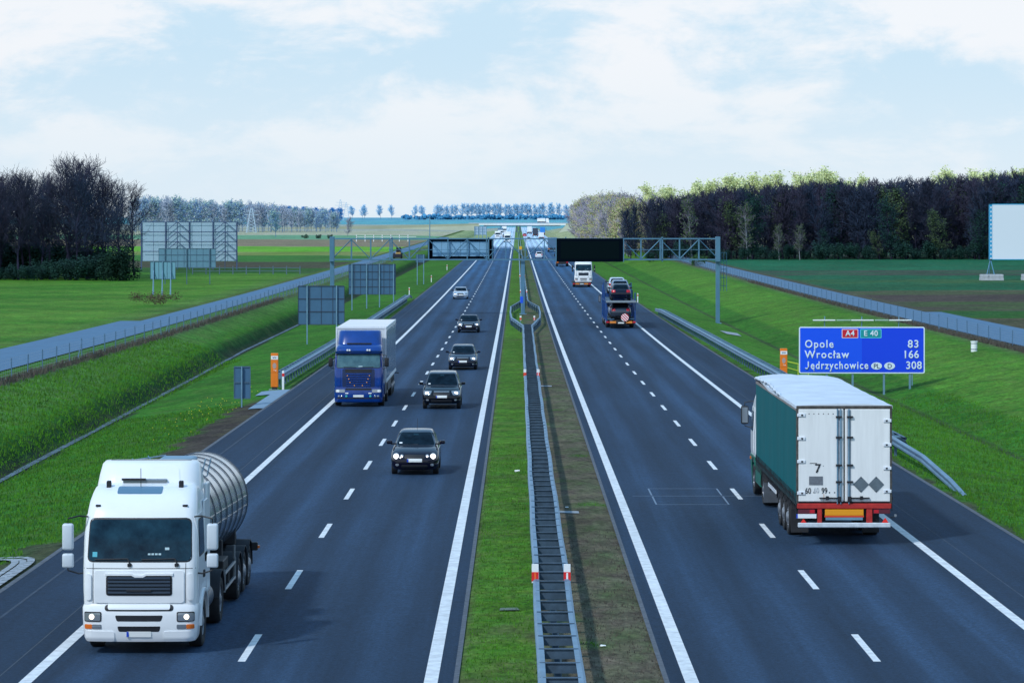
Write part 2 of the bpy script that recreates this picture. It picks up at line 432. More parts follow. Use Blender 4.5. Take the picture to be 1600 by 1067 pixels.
def gcol(x, y):
    a = wob(x, y, .21, 0) * .5 + .5; b = wob(x, y, .9, 4) * .5 + .5
    far = smooth((y - 820) / 160)  # sunlight on the far ground, painted into its colour with distance
    if -1.2 < x < 2.85 and y < 2300:
        if x < 0.55:
            t = smooth((b * .6 + a * .6 - .62) * 3) * .35
            if y < 72: t = max(t, smooth((61 - y) / 11 + (b - .5) * 1.3) * .85)
            t = max(t, smooth((-0.85 - x) / .2) * .55)
            c = lerp((.060, .170, .014), (.105, .100, .050), smooth(t + .45 * max(0, wob(x * 2, y, 1.1, 24))))
        else:
            t = smooth((b - .62) * 4 + (a - .5))
            c = lerp((.120, .098, .072), (.045, .120, .022), smooth(t * .7 + .35 * wob(x * 2.2, y * .9, 1.3, 20) + .22 + .25 * smooth((y - 180) / 200)))
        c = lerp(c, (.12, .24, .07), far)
        return c
    if x < -12.1:
        dl = ditchL(y)
        if x > -26.0 and y < 1900:
            c = lerp(GR, GRD, a * .5)
            if x < dl - .1 and x > dl - 1.6: c = lerp((.006, .045, .012), GR, smooth((dl - .7 - x) / .9) )  # shade on the steep ditch slope painted in dark
            elif x <= dl - 1.6: c = lerp(GR, (.075, .19, .035), smooth((dl - 1.6 - x) / 1.2) * (.55 + .45 * b))  # lit bank top painted lighter
            if abs(x - dl) < .35: c = (.02, .035, .02)
            # bare soil along the pavement
            e = (-12.2 - x)
            soil = 0
            if 98 < y < 158: soil = smooth((2.3 * (.5 + .6 * b) * min(1, (y - 98) / 12, (158 - y) / 9) - e) * 1.6)
            if 62 < y < 82: soil = max(soil, smooth((1.9 * (.4 + .7 * b) - e) * 1.6) * .8)
            soil = max(soil, smooth((.35 - e) * 4) * .8)
            c = lerp(c, (.058, .048, .040), soil)
            if x < -25.1: c = lerp(c, (.085, .075, .06), smooth((-25.2 - x) * 2) * (.5 + .5 * b))
        elif x > -28 and y < 1900: c = lerp(GR, DRY, smooth((x + 27.3) * 1.5) * b)
        elif x > -33 and y < 1900: c = lerp((.09, .1, .04), GR, b)
        else:
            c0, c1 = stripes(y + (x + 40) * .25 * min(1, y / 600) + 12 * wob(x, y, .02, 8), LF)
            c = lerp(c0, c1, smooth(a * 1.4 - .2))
            if x > -40 and y < 500: c = lerp(c, DRY, .5 * smooth((x + 36) / 3) * b)
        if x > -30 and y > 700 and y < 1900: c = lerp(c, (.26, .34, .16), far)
        return c
    if x > 13.8:
        if x < 32.6 and y < 1900:
            c = lerp(GR, GRL, smooth((x - 14) / 3) * a * .5)
            if 15.5 < x < 21: c = lerp(GR, GRL, b * .35)
            if 21 <= x < 24: c = lerp(GRD, GR, .5 + .4 * b)
            if 24 <= x < 31: c = lerp(GR, GRL, .25 + .6 * b)
            if 20.9 < x < 21.5: c = lerp(c, (.045, .05, .03), .8)
            e = x - 13.85
            c = lerp(c, (.058, .05, .04), smooth((.3 + .9 * max(0, b - .5) - e) * 3) * .85)
            if x > 31: c = lerp(c, DRY, smooth((x - 31) / 1.5) * (.35 + .4 * b))
        elif x < 39.5 and y < 1900: c = lerp((.09, .09, .05), DIRT, b)
        else:
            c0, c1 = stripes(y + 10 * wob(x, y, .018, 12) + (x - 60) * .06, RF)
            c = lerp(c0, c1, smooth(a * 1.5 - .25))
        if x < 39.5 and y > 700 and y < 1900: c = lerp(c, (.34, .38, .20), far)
        return c
    if y > 2280: return stripes(y, LF)[0]
    return (.05, .05, .05)
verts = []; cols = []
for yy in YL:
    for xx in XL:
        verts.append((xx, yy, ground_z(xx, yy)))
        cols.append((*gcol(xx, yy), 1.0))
nx = len(XL); faces = []
for j in range(len(YL) - 1):
    for i in range(nx - 1):
        a = j * nx + i; faces.append((a, a + 1, a + nx + 1, a + nx))
g = mesh_obj('ground', verts, faces, None); tag(g, kind='structure')
ca = g.data.color_attributes.new('Col', 'FLOAT_COLOR', 'POINT')
ca.data.foreach_set('color', np.array(cols, dtype=np.float32).ravel())
for p in g.data.polygons: p.use_smooth = True
m = bpy.data.materials.new('ground_cover'); m.use_nodes = True; nt = m.node_tree; b = nt.nodes['Principled BSDF']
b.inputs['Roughness'].default_value = .95; b.inputs['Specular IOR Level'].default_value = .1
at = nt.nodes.new('ShaderNodeAttribute'); at.attribute_name = 'Col'
tc = nt.nodes.new('ShaderNodeTexCoord')
def noise(nt, tc, sc, det=4, stretch=None, rough=.6):
    n = nt.nodes.new('ShaderNodeTexNoise'); n.inputs['Scale'].default_value = sc; n.inputs['Detail'].default_value = det; n.inputs['Roughness'].default_value = rough
    if stretch:
        mp = nt.nodes.new('ShaderNodeMapping'); mp.inputs['Scale'].default_value = stretch
        nt.links.new(tc.outputs['Object'], mp.inputs['Vector']); nt.links.new(mp.outputs[0], n.inputs['Vector'])
    else: nt.links.new(tc.outputs['Object'], n.inputs['Vector'])
    return n
def mrange(nt, src, a, b, c, d):
    r = nt.nodes.new('ShaderNodeMapRange'); r.inputs[1].default_value = a; r.inputs[2].default_value = b; r.inputs[3].default_value = c; r.inputs[4].default_value = d
    nt.links.new(src, r.inputs[0]); return r.outputs[0]
def mathn(nt, op, a, b):
    r = nt.nodes.new('ShaderNodeMath'); r.operation = op
    for i, v in enumerate((a, b)):
        if isinstance(v, (int, float)): r.inputs[i].default_value = v
        else: nt.links.new(v, r.inputs[i])
    return r.outputs[0]
f1 = mrange(nt, noise(nt, tc, 5.0, 6, (1, .55, 1), .75).outputs['Fac'], .32, .68, .45, 1.55)
f2 = mrange(nt, noise(nt, tc, .35, 5, None, .65).outputs['Fac'], .3, .7, .72, 1.28)
f3 = mrange(nt, noise(nt, tc, .05, 4, (1, .5, 1)).outputs['Fac'], .3, .7, .82, 1.18)
f5 = mrange(nt, noise(nt, tc, 1.5, 6, (1, .5, 1), .75).outputs['Fac'], .32, .68, .62, 1.38)
mm = mathn(nt, 'MULTIPLY', mathn(nt, 'MULTIPLY', f1, f2), mathn(nt, 'MULTIPLY', f3, f5))
vm = nt.nodes.new('ShaderNodeVectorMath'); vm.operation = 'SCALE'
nt.links.new(at.outputs['Color'], vm.inputs[0]); nt.links.new(mm, vm.inputs['Scale'])
hs = nt.nodes.new('ShaderNodeHueSaturation'); nt.links.new(vm.outputs[0], hs.inputs['Color'])
nt.links.new(mrange(nt, noise(nt, tc, 1.4, 4).outputs['Fac'], .3, .7, .475, .515), hs.inputs['Hue'])
dm = nt.nodes.new('ShaderNodeMix'); dm.data_type = 'RGBA'; dm.inputs['B'].default_value = (.105, .105, .042, 1)
nt.links.new(hs.outputs[0], dm.inputs['A']); nt.links.new(mrange(nt, noise(nt, tc, .75, 7, (1, .5, 1), .72).outputs['Fac'], .50, .74, 0, .55), dm.inputs['Factor'])
nt.links.new(dm.outputs['Result'], b.inputs['Base Color'])
bp = nt.nodes.new('ShaderNodeBump'); bp.inputs['Strength'].default_value = .8; bp.inputs['Distance'].default_value = .12
nt.links.new(noise(nt, tc, 4.5, 6, (1, .6, 1), .7).outputs['Fac'], bp.inputs['Height']); nt.links.new(bp.outputs[0], b.inputs['Normal'])
g.data.materials.append(m)

# ------------------------------------------------------------------ roads
def strip(name, x0, x1, y0, y1, dz, m, zf=None, nxs=1, kind='structure', xo=None):
    ys = []; y = y0
    while y < y1: ys.append(y); y += max(2.0, y * .012)
    ys.append(y1)
    vs = []; fs = []
    for yy in ys:
        for i in range(nxs + 1):
            xx = x0 + (x1 - x0) * i / nxs + (xo(yy) if xo else 0)
            vs.append((xx, yy, (zf(xx, yy) if zf else zr(yy)) + dz))
    w = nxs + 1
    for j in range(len(ys) - 1):
        for i in range(nxs): a = j * w + i; fs.append((a, a + 1, a + w + 1, a + w))
    o = mesh_obj(name, vs, fs, m); tag(o, kind=kind)
    return o
def asphalt(name, base, tracks, seam):
    m = bpy.data.materials.new(name); m.use_nodes = True; nt = m.node_tree; b = nt.nodes['Principled BSDF']
    b.inputs['Roughness'].default_value = .8; b.inputs['Specular IOR Level'].default_value = .18
    tc = nt.nodes.new('ShaderNodeTexCoord'); sp = nt.nodes.new('ShaderNodeSeparateXYZ'); nt.links.new(tc.outputs['Object'], sp.inputs[0])
    f1 = mrange(nt, noise(nt, tc, 11, 5, None, .95).outputs['Fac'], .34, .66, .42, 1.68)
    f2 = mathn(nt, 'MULTIPLY', mrange(nt, noise(nt, tc, .25, 5, (1.6, .12, 1), .6).outputs['Fac'], .3, .7, .78, 1.24), mathn(nt, 'MULTIPLY', mrange(nt, noise(nt, tc, .9, 5, (3.5, .05, 1), .6).outputs['Fac'], .35, .65, .86, 1.12), mrange(nt, noise(nt, tc, .6, 6, (1, .6, 1), .75).outputs['Fac'], .60, .78, 1.0, .74)))
    f4 = mrange(nt, noise(nt, tc, 3.0, 4, (1, .5, 1), .7).outputs['Fac'], .3, .7, .92, 1.08)
    mm = mathn(nt, 'MULTIPLY', mathn(nt, 'MULTIPLY', f1, f2), f4)
    for tx, w, amp in tracks:     # polished wheel tracks along the lanes
        d = mathn(nt, 'ABSOLUTE', mathn(nt, 'SUBTRACT', sp.outputs['X'], tx), 0)
        r = nt.nodes.new('ShaderNodeMapRange'); r.interpolation_type = 'SMOOTHSTEP'
        r.inputs[1].default_value = 0; r.inputs[2].default_value = w; r.inputs[3].default_value = 1 + amp; r.inputs[4].default_value = 1
        nt.links.new(d, r.inputs[0]); mm = mathn(nt, 'MULTIPLY', mm, r.outputs[0])
    # sunlight on the far stretch of road painted in as a lighter colour
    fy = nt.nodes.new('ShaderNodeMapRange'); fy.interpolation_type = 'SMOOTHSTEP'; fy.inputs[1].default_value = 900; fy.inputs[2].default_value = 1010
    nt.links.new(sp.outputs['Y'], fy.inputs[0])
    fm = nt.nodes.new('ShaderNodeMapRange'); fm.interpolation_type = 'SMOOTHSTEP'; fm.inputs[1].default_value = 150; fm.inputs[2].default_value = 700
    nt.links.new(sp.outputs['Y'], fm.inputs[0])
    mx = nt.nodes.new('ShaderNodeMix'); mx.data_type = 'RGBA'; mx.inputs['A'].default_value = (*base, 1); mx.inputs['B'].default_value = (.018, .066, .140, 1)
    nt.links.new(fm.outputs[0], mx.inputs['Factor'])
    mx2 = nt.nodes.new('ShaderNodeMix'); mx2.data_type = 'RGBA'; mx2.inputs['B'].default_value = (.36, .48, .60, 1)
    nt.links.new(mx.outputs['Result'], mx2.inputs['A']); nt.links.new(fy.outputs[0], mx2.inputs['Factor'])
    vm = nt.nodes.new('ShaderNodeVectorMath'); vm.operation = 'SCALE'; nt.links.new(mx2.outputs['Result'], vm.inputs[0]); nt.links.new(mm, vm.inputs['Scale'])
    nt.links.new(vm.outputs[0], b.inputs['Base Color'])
    bp = nt.nodes.new('ShaderNodeBump'); bp.inputs['Strength'].default_value = .5; bp.inputs['Distance'].default_value = .01
    nt.links.new(noise(nt, tc, 45, 3, None, .7).outputs['Fac'], bp.inputs['Height']); nt.links.new(bp.outputs[0], b.inputs['Normal'])
    return m
AB = (0.0150, 0.034, 0.066)
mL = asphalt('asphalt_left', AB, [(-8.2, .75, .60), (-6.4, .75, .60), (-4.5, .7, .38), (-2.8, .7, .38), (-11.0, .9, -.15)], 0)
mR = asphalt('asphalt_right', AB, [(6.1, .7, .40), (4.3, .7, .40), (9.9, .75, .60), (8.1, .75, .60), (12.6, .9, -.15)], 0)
YE = 2300
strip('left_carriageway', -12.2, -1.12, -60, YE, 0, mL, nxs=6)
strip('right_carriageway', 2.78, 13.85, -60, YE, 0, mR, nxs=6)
mSh = mat('shoulder_edge_grit', (.06, .065, .07), .95, var=.6, vscale=5)
LINE = mat('white_road_paint', (.80, .82, .84), .6, var=.34, vscale=3.5, spec=.3)
for x0, x1 in ((-9.34, -9.10), (-1.75, -1.49), (3.15, 3.41), (10.76, 11.0)):
    strip('edge_line', x0, x1, -40, YE, .004, LINE)
for (xc, y0) in ((-5.42, 61.0 - 2.0), (7.08, 61.0 - 2.0 - 0)):
    vs = []; fs = []
    y = y0 - 36
    while y < 1700:
        for k in range(3):
            yy = y + 2.0 * k
            if yy <= y + 4.01:
                vs += [(xc - .075, yy, zr(yy) + .004), (xc + .075, yy, zr(yy) + .004)]
        n = len(vs); fs += [(n - 6, n - 5, n - 3, n - 4), (n - 4, n - 3, n - 1, n - 2)]
        y += 12
    tag(mesh_obj('lane_line', vs, fs, LINE), kind='structure')
# fine seam lines on the shoulders and gritty pavement rims
SEAM = mat('sealed_joint', (.05, .07, .10), .8, var=.4, vscale=3)
GRIT = mat('pavement_rim', (.12, .14, .17), .95, var=.55, vscale=7)
strip('pavement_joint', -11.35, -11.28, -40, 900, .004, mat('pale_joint', (.04, .065, .105), .9, var=.5, vscale=1.5))
strip('pavement_joint', -9.85, -9.82, -40, 900, .004, SEAM)
strip('pavement_joint', 11.7, 11.74, -40, 900, .004, mat('pale_joint', (.075, .10, .145), .9))
strip('pavement_rim', -12.22, -12.08, -40, 700, .006, GRIT)
strip('pavement_rim', -1.20, -1.10, -40, 700, .006, GRIT)
strip('pavement_rim', 2.76, 2.86, -40, 700, .006, GRIT)
strip('pavement_rim', 13.74, 13.88, -40, 700, .006, GRIT)
# loop detector cut into the right carriageway
D0, D1, D2 = F * 8.82 / (763 - 345), F * 8.82 / (775 - 345), F * 8.82 / (789 - 345)
lp = mat('sealant_line', (.16, .22, .30), .8)
bm = bmesh.new()
for yy in (D0, D1, D2): box(bm, 4.3 if yy != D1 else 3.7, 6.6 if yy != D1 else 7.9, yy - .02, yy + .02, zr(yy) + .002, zr(yy) + .006)
for xx in (4.3, 6.55):
    for ya, yb in ((D2 + .1, D1 - .25), (D1 + .3, D0 - .1)): box(bm, xx, xx + .05, ya, yb, zr(ya) + .001, zr(yb) + .007)
tag(bm_obj('loop_detector_lines', bm, lp), kind='structure')
# service roads
SVC = mat('service_road_surface', (.075, .175, .29), .9, var=.22, vscale=1.2, bump=.2)
strip('service_road', -31.6, -28.0, -60, 1250, .05, SVC, zf=lambda x, y: ground_z(-29.8, y), nxs=1)
strip('service_road', 33.9, 38.2, -60, 900, .05, SVC, zf=lambda x, y: ground_z(36, y), nxs=1)
strip('service_apron', -33.3, -31.6, 178, 252, .045, SVC, zf=lambda x, y: ground_z(-29.8, y))
strip('service_apron', 38.2, 39.7, 226, 281, .045, SVC, zf=lambda x, y: ground_z(36, y))
# concrete ditch channel on the left, paved gutter at the pavement edge
CHN = mat('concrete_channel', (.11, .17, .22), .9, var=.85, vscale=.8)
strip('drainage_channel', -.15, .15, 40, 300, .03, CHN, zf=lambda x, y: ground_z(ditchL(y), y) + .03, xo=ditchL)
# curved gutter of small setts, lower left
gv = []; gf = []
ctrl = [(-17.5, 79.2), (-15.5, 78.9), (-14.3, 78.75), (-13.5, 78.5), (-13.05, 78.15), (-12.78, 77.6), (-12.66, 76.9), (-12.62, 76), (-12.62, 75), (-12.62, 73.5), (-12.62, 72), (-12.62, 70), (-12.62, 68)]
pts = []
for a_, b_ in zip(ctrl[:-1], ctrl[1:]):
    for q_ in (0, .5): pts.append((a_[0] + (b_[0] - a_[0]) * q_, a_[1] + (b_[1] - a_[1]) * q_))
bm = bmesh.new()
for i in range(len(pts) - 1):
    (xa, ya), (xb, yb) = pts[i], pts[i + 1]
    dx, dy = xb - xa, yb - ya; L = math.hypot(dx, dy); nxn, nyn = -dy / L, dx / L
    for (o0, o1, dz) in ((-.3, -.11, .0), (-.09, .09, -.02), (.11, .3, .0)):
        q = []
        for (px, py, o) in ((xa + dx * .05, ya + dy * .05, o0), (xa + dx * .05, ya + dy * .05, o1), (xa + dx * .95, ya + dy * .95, o1), (xa + dx * .95, ya + dy * .95, o0)):
            X, Y = px + nxn * o, py + nyn * o
            q.append(bm.verts.new((X, Y, ground_z(X, Y) + .05 + dz)))
        bm.faces.new(q)
tag(bm_obj('paved_gutter', bm, CONC), kind='structure')
# slab pad by the emergency phone
PAD = mat('paving_slabs', (.20, .31, .42), .9, var=.25, vscale=6)
def pad(name, poly, m, dz=.10):
    v = [(x, y, ground_z(x, y) + dz) for x, y in poly]
    tag(mesh_obj(name, v, [tuple(range(len(v)))], m), kind='structure')
def pxg(x, y, h=9.12): D = F * h / (y - 345.0); return ((x - 808) * D / F, D)
strip('paved_pad', -12.95, -12.2, 144.3, 157.4, .045, PAD, zf=ground_z, nxs=3)
strip('paved_pad', -13.75, -12.2, 157.4, 161.6, .045, PAD, zf=ground_z, nxs=4)
pad('drain_slab', [pxg(872, 808, 8.88), pxg(905, 808.5, 8.88), pxg(904, 805, 8.88), pxg(873, 804.5, 8.88)], CONC, .02)
pad('drain_slab', [pxg(780, 957, 8.7), pxg(812, 957, 8.7), pxg(808, 953, 8.7), pxg(782, 953, 8.7)], mat('mossy_concrete', (.14, .19, .15), .9, var=.4), .03)
pad('drain_slab', [pxg(845, 605, 9.1), pxg(862, 605, 9.1), pxg(862, 603.4, 9.1), pxg(845, 603.4, 9.1)], CONC, .02)
pad('stony_patch', [(18.3, 262), (19.6, 262), (19.8, 270), (18.2, 270)], CONC, .05)

# ------------------------------------------------------------------ grass blades as real tufts on verges and median
def blades(name, regions, m, lab):
    V = []; Fc = []; n = 0
    for (xa, xb, ya, yb, cnt, hmin, hmax, wd, test) in regions:
        u = rng.uniform(0, 1, (cnt, 6))
        for k in range(cnt):
            # more blades near the viewer
            yy = ya + (yb - ya) * u[k, 0] ** 1.35; xx = xa + (xb - xa) * u[k, 1]
            if test and not test(xx, yy): continue
            h = hmin + (hmax - hmin) * u[k, 2]; an = u[k, 3] * PI; w = wd * (.6 + .8 * u[k, 4])
            z = ground_z(xx, yy) - .01; dx, dy = math.cos(an) * w, math.sin(an) * w; lx = (u[k, 5] - .5) * h * .9
            V += [(xx - dx, yy - dy, z), (xx + dx, yy + dy, z), (xx + lx, yy + lx * .4, z + h)]; Fc.append((n, n + 1, n + 2)); n += 3
    o = mesh_obj(name, V, Fc, m); tag(o, lab, 'grass', kind='stuff'); return o
def grasstest(x, y):
    c = gcol(x, y); return c[1] > c[0] * 1.6 and random.random() < .9
GB = mat('grass_blades', (.080, .260, .018), .8, var=.55, vscale=.9, spec=.1, col2=(.055, .115, .020))
blades('verge_grass', [(-21, -12.3, 60, 150, 42000, .05, .14, .022, grasstest), (-1.0, 2.7, 50, 120, 15000, .03, .08, .016, grasstest),
                       (14.0, 24, 78, 170, 30000, .05, .15, .024, grasstest), (-26, -20, 95, 220, 22000, .08, .2, .03, grasstest)], GB, 'short green grass covering the verges and the central reservation')
blades('dry_grass', [(-26.3, -25.6, 118, 330, 5000, .12, .38, .035, None), (32.2, 33.1, 180, 420, 7000, .12, .36, .035, None), (.9, 2.75, 50, 85, 2500, .03, .08, .014, None)],
       mat('dry_grass_blades', (.11, .095, .075), .9, var=.5, vscale=2), 'brownish dry grass growing along the wire fences')
# tiny dandelions
bm = bmesh.new()
for k in range(60):
    xx = random.uniform(-16.5, -13.5); yy = random.gauss(147, 9); z = ground_z(xx, yy) + .12
    lathe_x(bm, [(-.02, .0), (0, .035), (.02, 0)], 5, xx, yy, z)
tag(bm_obj('dandelions', bm, mat('yellow_flower', (.75, .6, .03), .7)), 'yellow dandelion heads dotted in the verge by the small grey sign', 'flowers', kind='stuff')
# litter
def litter(x, y, s, label):
    bm = bmesh.new(); box(bm, -s, s, -s * .6, s * .6, 0, s * .5, .01)
    for v in bm.verts: v.co += Vector((random.uniform(-.2, .2) * s, random.uniform(-.2, .2) * s, random.uniform(0, .3) * s))
    o = bm_obj('litter', bm, WHT, loc=(x, y, ground_z(x, y) + .01)); tag(o, label, 'litter')
litter(*pxg(808, 737, 8.83), .09, 'crumpled white litter on the green median beside the dark hatchback')
litter(*pxg(886, 795, 8.8), .05, 'tiny white scrap right of the median barrier near the drain slab')
litter(*pxg(942, 1012, 8.66), .06, 'small white scrap on bare soil at the lower right of the median')
# ================================================================== VEHICLES
TRUNS = {}
def mirror_pair(root, y, x, z0, z1, w, m, side=1, small=None, armm=BLACK):
    """rear-view mirror housing on arms, x = inner edge distance from centre"""
    xa, xb = (x, x + w) if side > 0 else (-x - w, -x)
    mo = boxes('mirror', [(xa, xb, y - .06, y + .09, z0, z1)], m, root, bev=.05, seg=3, smooth=50)
    boxes('mirror_glass', [(xa + .03, xb - .03, y + .088, y + .095, z0 + .05, z1 - .05)], LENS, mo)
    if small: boxes('small_mirror', [(xa, xb, y - .05, y + .08, small[0], small[1])], m, mo, bev=.04, seg=3, smooth=50)
    xm = (xa + xb) / 2; s = side
    bars('mirror_arm', [[(s * (x - .28), y + .2, z1 + .12), (s * (x - .12), y + .05, z1 + .15), (xm, y, z1 + .10), (xm, y, z1 - .03)]], .018, armm, mo)
    bars('mirror_arm', [[(s * (x - .28), y + .2, (small or (z0,))[0] - .12), (s * (x - .1), y + .05, (small or (z0,))[0] - .12), (xm, y, (small or (z0,))[0] - .05), (xm, y, (small or (z0,))[0] + .03)]], .018, armm, mo)
    return mo
MIRW = mat('grey_white_mirror', (.60, .66, .72), .4, var=.1)
def man_cab(root, P, lights=True, lowbed=False, grime=WHITE):
    sh = Shell([(0.96, .07, 2.28, 1.20, .16, .08, .05), (1.35, .05, 2.28, 1.215, .17, .08, .05), (1.72, .06, 2.28, 1.22, .18, .08, .05), (1.90, .085, 2.28, 1.22, .19, .08, .05),
                (2.35, .17, 2.28, 1.205, .20, .08, .06), (2.74, .29, 2.28, 1.185, .22, .1, .07), (2.90, .36, 2.28, 1.17, .24, .12, .07), (3.06, .48, 2.28, 1.15, .27, .14, .06), (3.20, .66, 2.26, 1.12, .3, .16, .05),
                (3.30, .88, 2.22, 1.09, .3, .2, .04), (3.36, 1.12, 2.15, 1.04, .3, .22, .03), (3.39, 1.35, 2.0, .95, .3, .25, .02)])
    cab = sh.build('cab', P, root)
    cut(cab, [(1.42, .52, .66, -1.4, 1.4)])
    ws = sh.patch('windshield', 'front', 1.91, 2.73, -1.09, 1.09, GLASS, root, off=.012, r=.10, nu=30, tap=(.03, -.03))
    sh.patch('windshield_seal', 'front', 1.885, 2.765, -1.115, 1.115, BLACK, ws, off=.004, r=.11, nu=30, tap=(.03, -.03))
    for s_, xv in ((-1, -.985), (1, .985)): sh.patch('panel_gap', 'front', 1.06, 1.87, xv - .006, xv + .006, BLACK, cab, off=.003, r=.001, nu=1)
    sh.patch('panel_gap', 'front', 1.755, 1.768, -1.19, 1.19, BLACK, cab, off=.003, r=.001, nu=30)
    for k, (xa, xb, yb) in enumerate(((-.95, -.25, 1.93), (.05, .75, 1.93))):
        bm = bmesh.new()
        pts = [(xa + (xb - xa) * i / 5, 0, 1.945 + .015 * i / 5) for i in range(6)]
        tube(bm, [(x, sh.front(x, z) - .035, z) for x, _, z in pts], .012, 5)
        tube(bm, [(xb, sh.front(xb, 1.96) - .03, 1.96), (xb + .06, sh.front(xb, 1.85) - .04, 1.85)], .016, 5)
        bm_obj('wiper', bm, BLACK, ws, 40)
        boxes('wiper_pivot', [(xb - .0, xb + .09, sh.front(xb, 1.84) - .04, sh.front(xb, 1.84) + .02, 1.80, 1.865)], BLACK, ws, bev=.01)
    # things behind the glass, seen as stickers
    sh.patch('sticker', 'front', 1.99, 2.09, -1.0, -.90, mat('pale_sticker', (.1, .45, .55), .3), ws, off=.015, r=.005, nu=3)
    sh.patch('sticker', 'front', 2.13, 2.18, .54, .63, mat('pale_card', (.45, .6, .65), .3), ws, off=.015, r=.005, nu=3)
    for k in range(4): sh.patch('dash_card', 'front', 2.03, 2.065, .18 + .075 * k, .235 + .075 * k, mat('pale_card', (.45, .6, .65), .3), ws, off=.015, r=.004, nu=2)
    # front panel with grille
    pn = sh.patch('front_panel', 'front', 1.07, 1.72, -.95, .95, P, root, off=.022, r=.05, nu=26)
    gr = sh.patch('grille', 'front', 1.22, 1.62, -.70, .70, BLACK, pn, off=.032, r=.05, nu=18)
    bm = bmesh.new()
    for k in range(5):
        z = 1.275 + k * .072
        pts = [(-.66 + 1.32 * i / 14, 0, z) for i in range(15)]
        sweep(bm, [(.0, .0), (.028, .012), (.028, .04), (0, .052)], [(x, sh.front(x, z) - .034, z - .02) for x, _, _ in pts], closed=True)
    bm_obj('grille_slat', bm, mat('grey_blue_slat', (.035, .055, .085), .45), gr, 30)
    boxes('badge_bar', [(-.27, .27, sh.front(0, 1.3) - .085, sh.front(0, 1.3) - .06, 1.30, 1.345)], BLACK, gr, bev=.008)
    bm = bmesh.new()   # raised lip dipping at the middle of the grille
    sweep(bm, [(0, -.02), (.03, -.02), (.03, .025), (0, .03)], [(x, sh.front(x, 1.64) - .02, 1.645 - (.035 if abs(x) < .1 else 0)) for x in (-.72, -.5, -.16, -.09, .09, .16, .5, .72)], closed=True)
    bm_obj('grille_lip', bm, P, gr, 30)
    for s in (-1, 1): sh.patch('corner_deflector', 'front', 1.12, 1.66, s * 1.08 - .06, s * 1.08 + .06, P, root, off=.03, r=.05, nu=8)
    # step recess under the panel
    sh2 = Shell([(.28, .07, .96, 1.17, .2, .03, .09), (.36, .03, .96, 1.20, .2, .03, .09), (.60, .0, .96, 1.225, .2, .03, .09), (.82, .0, .96, 1.235, .2, .03, .09), (.96, .015, .96, 1.235, .19, .03, .08), (1.04, .06, .96, 1.20, .18, .03, .06)])
    bmp = sh2.build('bumper', P, root)
    cut(bmp, [(1.42, .52, .66, -1.4, 1.4)])
    sh2.patch('step_recess', 'front', .905, 1.03, -.73, .73, BLACK, bmp, off=.006, r=.06, nu=20)
    sh2.patch('step_bar', 'front', .935, 1.05, -.66, .66, P, bmp, off=.03, r=.04, nu=20)
    sh2.patch('air_slot', 'front', .70, .82, -.47, .47, BLACK, bmp, off=.004, r=.03, nu=16, tap=(-.04, .04))
    sh2.patch('air_slot', 'front', .49, .60, -.43, .43, BLACK, bmp, off=.004, r=.03, nu=16, tap=(-.03, .03))
    for s in (-1, 1):
        f = sh2.patch('headlight_frame', 'front', .69, .89, min(s * .80, s * 1.165), max(s * .80, s * 1.165), BLACK, bmp, off=.012, r=.03, nu=12)
        sh2.patch('headlight', 'front', .71, .87, min(s * .82, s * 1.15), max(s * .82, s * 1.15), LENS, f, off=.02, r=.03, nu=12)
        if lights:
            bm = bmesh.new(); xc = s * 1.0
            bmesh.ops.create_uvsphere(bm, u_segments=14, v_segments=8, radius=.06, matrix=Matrix.Translation((xc, sh2.front(xc, .79) - .01, .79)) @ Matrix.Diagonal((1.1, .4, 1, 1)))
            bm_obj('lit_bulb', bm, LAMP, f, 60)
        sh2.patch('fog_light', 'front', .545, .635, min(s * .80, s * 1.0), max(s * .80, s * 1.0), LENS, bmp, off=.012, r=.02, nu=6)
        sh2.patch('indicator', 'front', .545, .635, min(s * 1.0, s * 1.16), max(s * 1.0, s * 1.16), ORNG, bmp, off=.012, r=.02, nu=6)
        sh2.patch('bumper_corner', 'front', .29, .50, min(s * .52, s * 1.14), max(s * .52, s * 1.14), P, bmp, off=.018, r=.05, nu=12)
    pl = sh2.patch('number_plate', 'front', .385, .495, -.26, .26, PLATE, bmp, off=.02, r=.01, nu=4)
    boxes('plate_strip', [(-.262, -.215, sh2.front(.25, .44) - .028, sh2.front(.25, .44) - .015, .387, .493)], EUB, pl)
    # roof: hatch, horns/markers, lamps
    sh.patch('roof_hatch', 'front', 3.215, 3.335, -.56, .40, mat('tinted_hatch', (.10, .20, .30), .15), root, off=.012, r=.03, nu=10)
    boxes('hatch_visor', [(-.52, .44, 1.30, 1.42, 3.36, 3.47)], LENS, root, bev=.02); boxes('hatch_gap', [(-.54, -.02, 1.26, 1.30, 3.44, 3.485)], BLACK, root)
    for s in (-1, 1):
        boxes('marker_lamp', [(s * .93 - .055, s * .93 + .055, sh.front(.93, 2.99) - .03, sh.front(.93, 2.99) + .1, 2.98, 3.02)], BLACK, root, bev=.01)
        boxes('roof_lamp', [(s * .78 - .05, s * .78 + .05, .98, 1.08, 3.30, 3.46)], BLACK, root, bev=.015)
    bars('aerial', [[(-.08, .95, 3.34), (-.08, .93, 3.72)]], .008, BLACK, root)
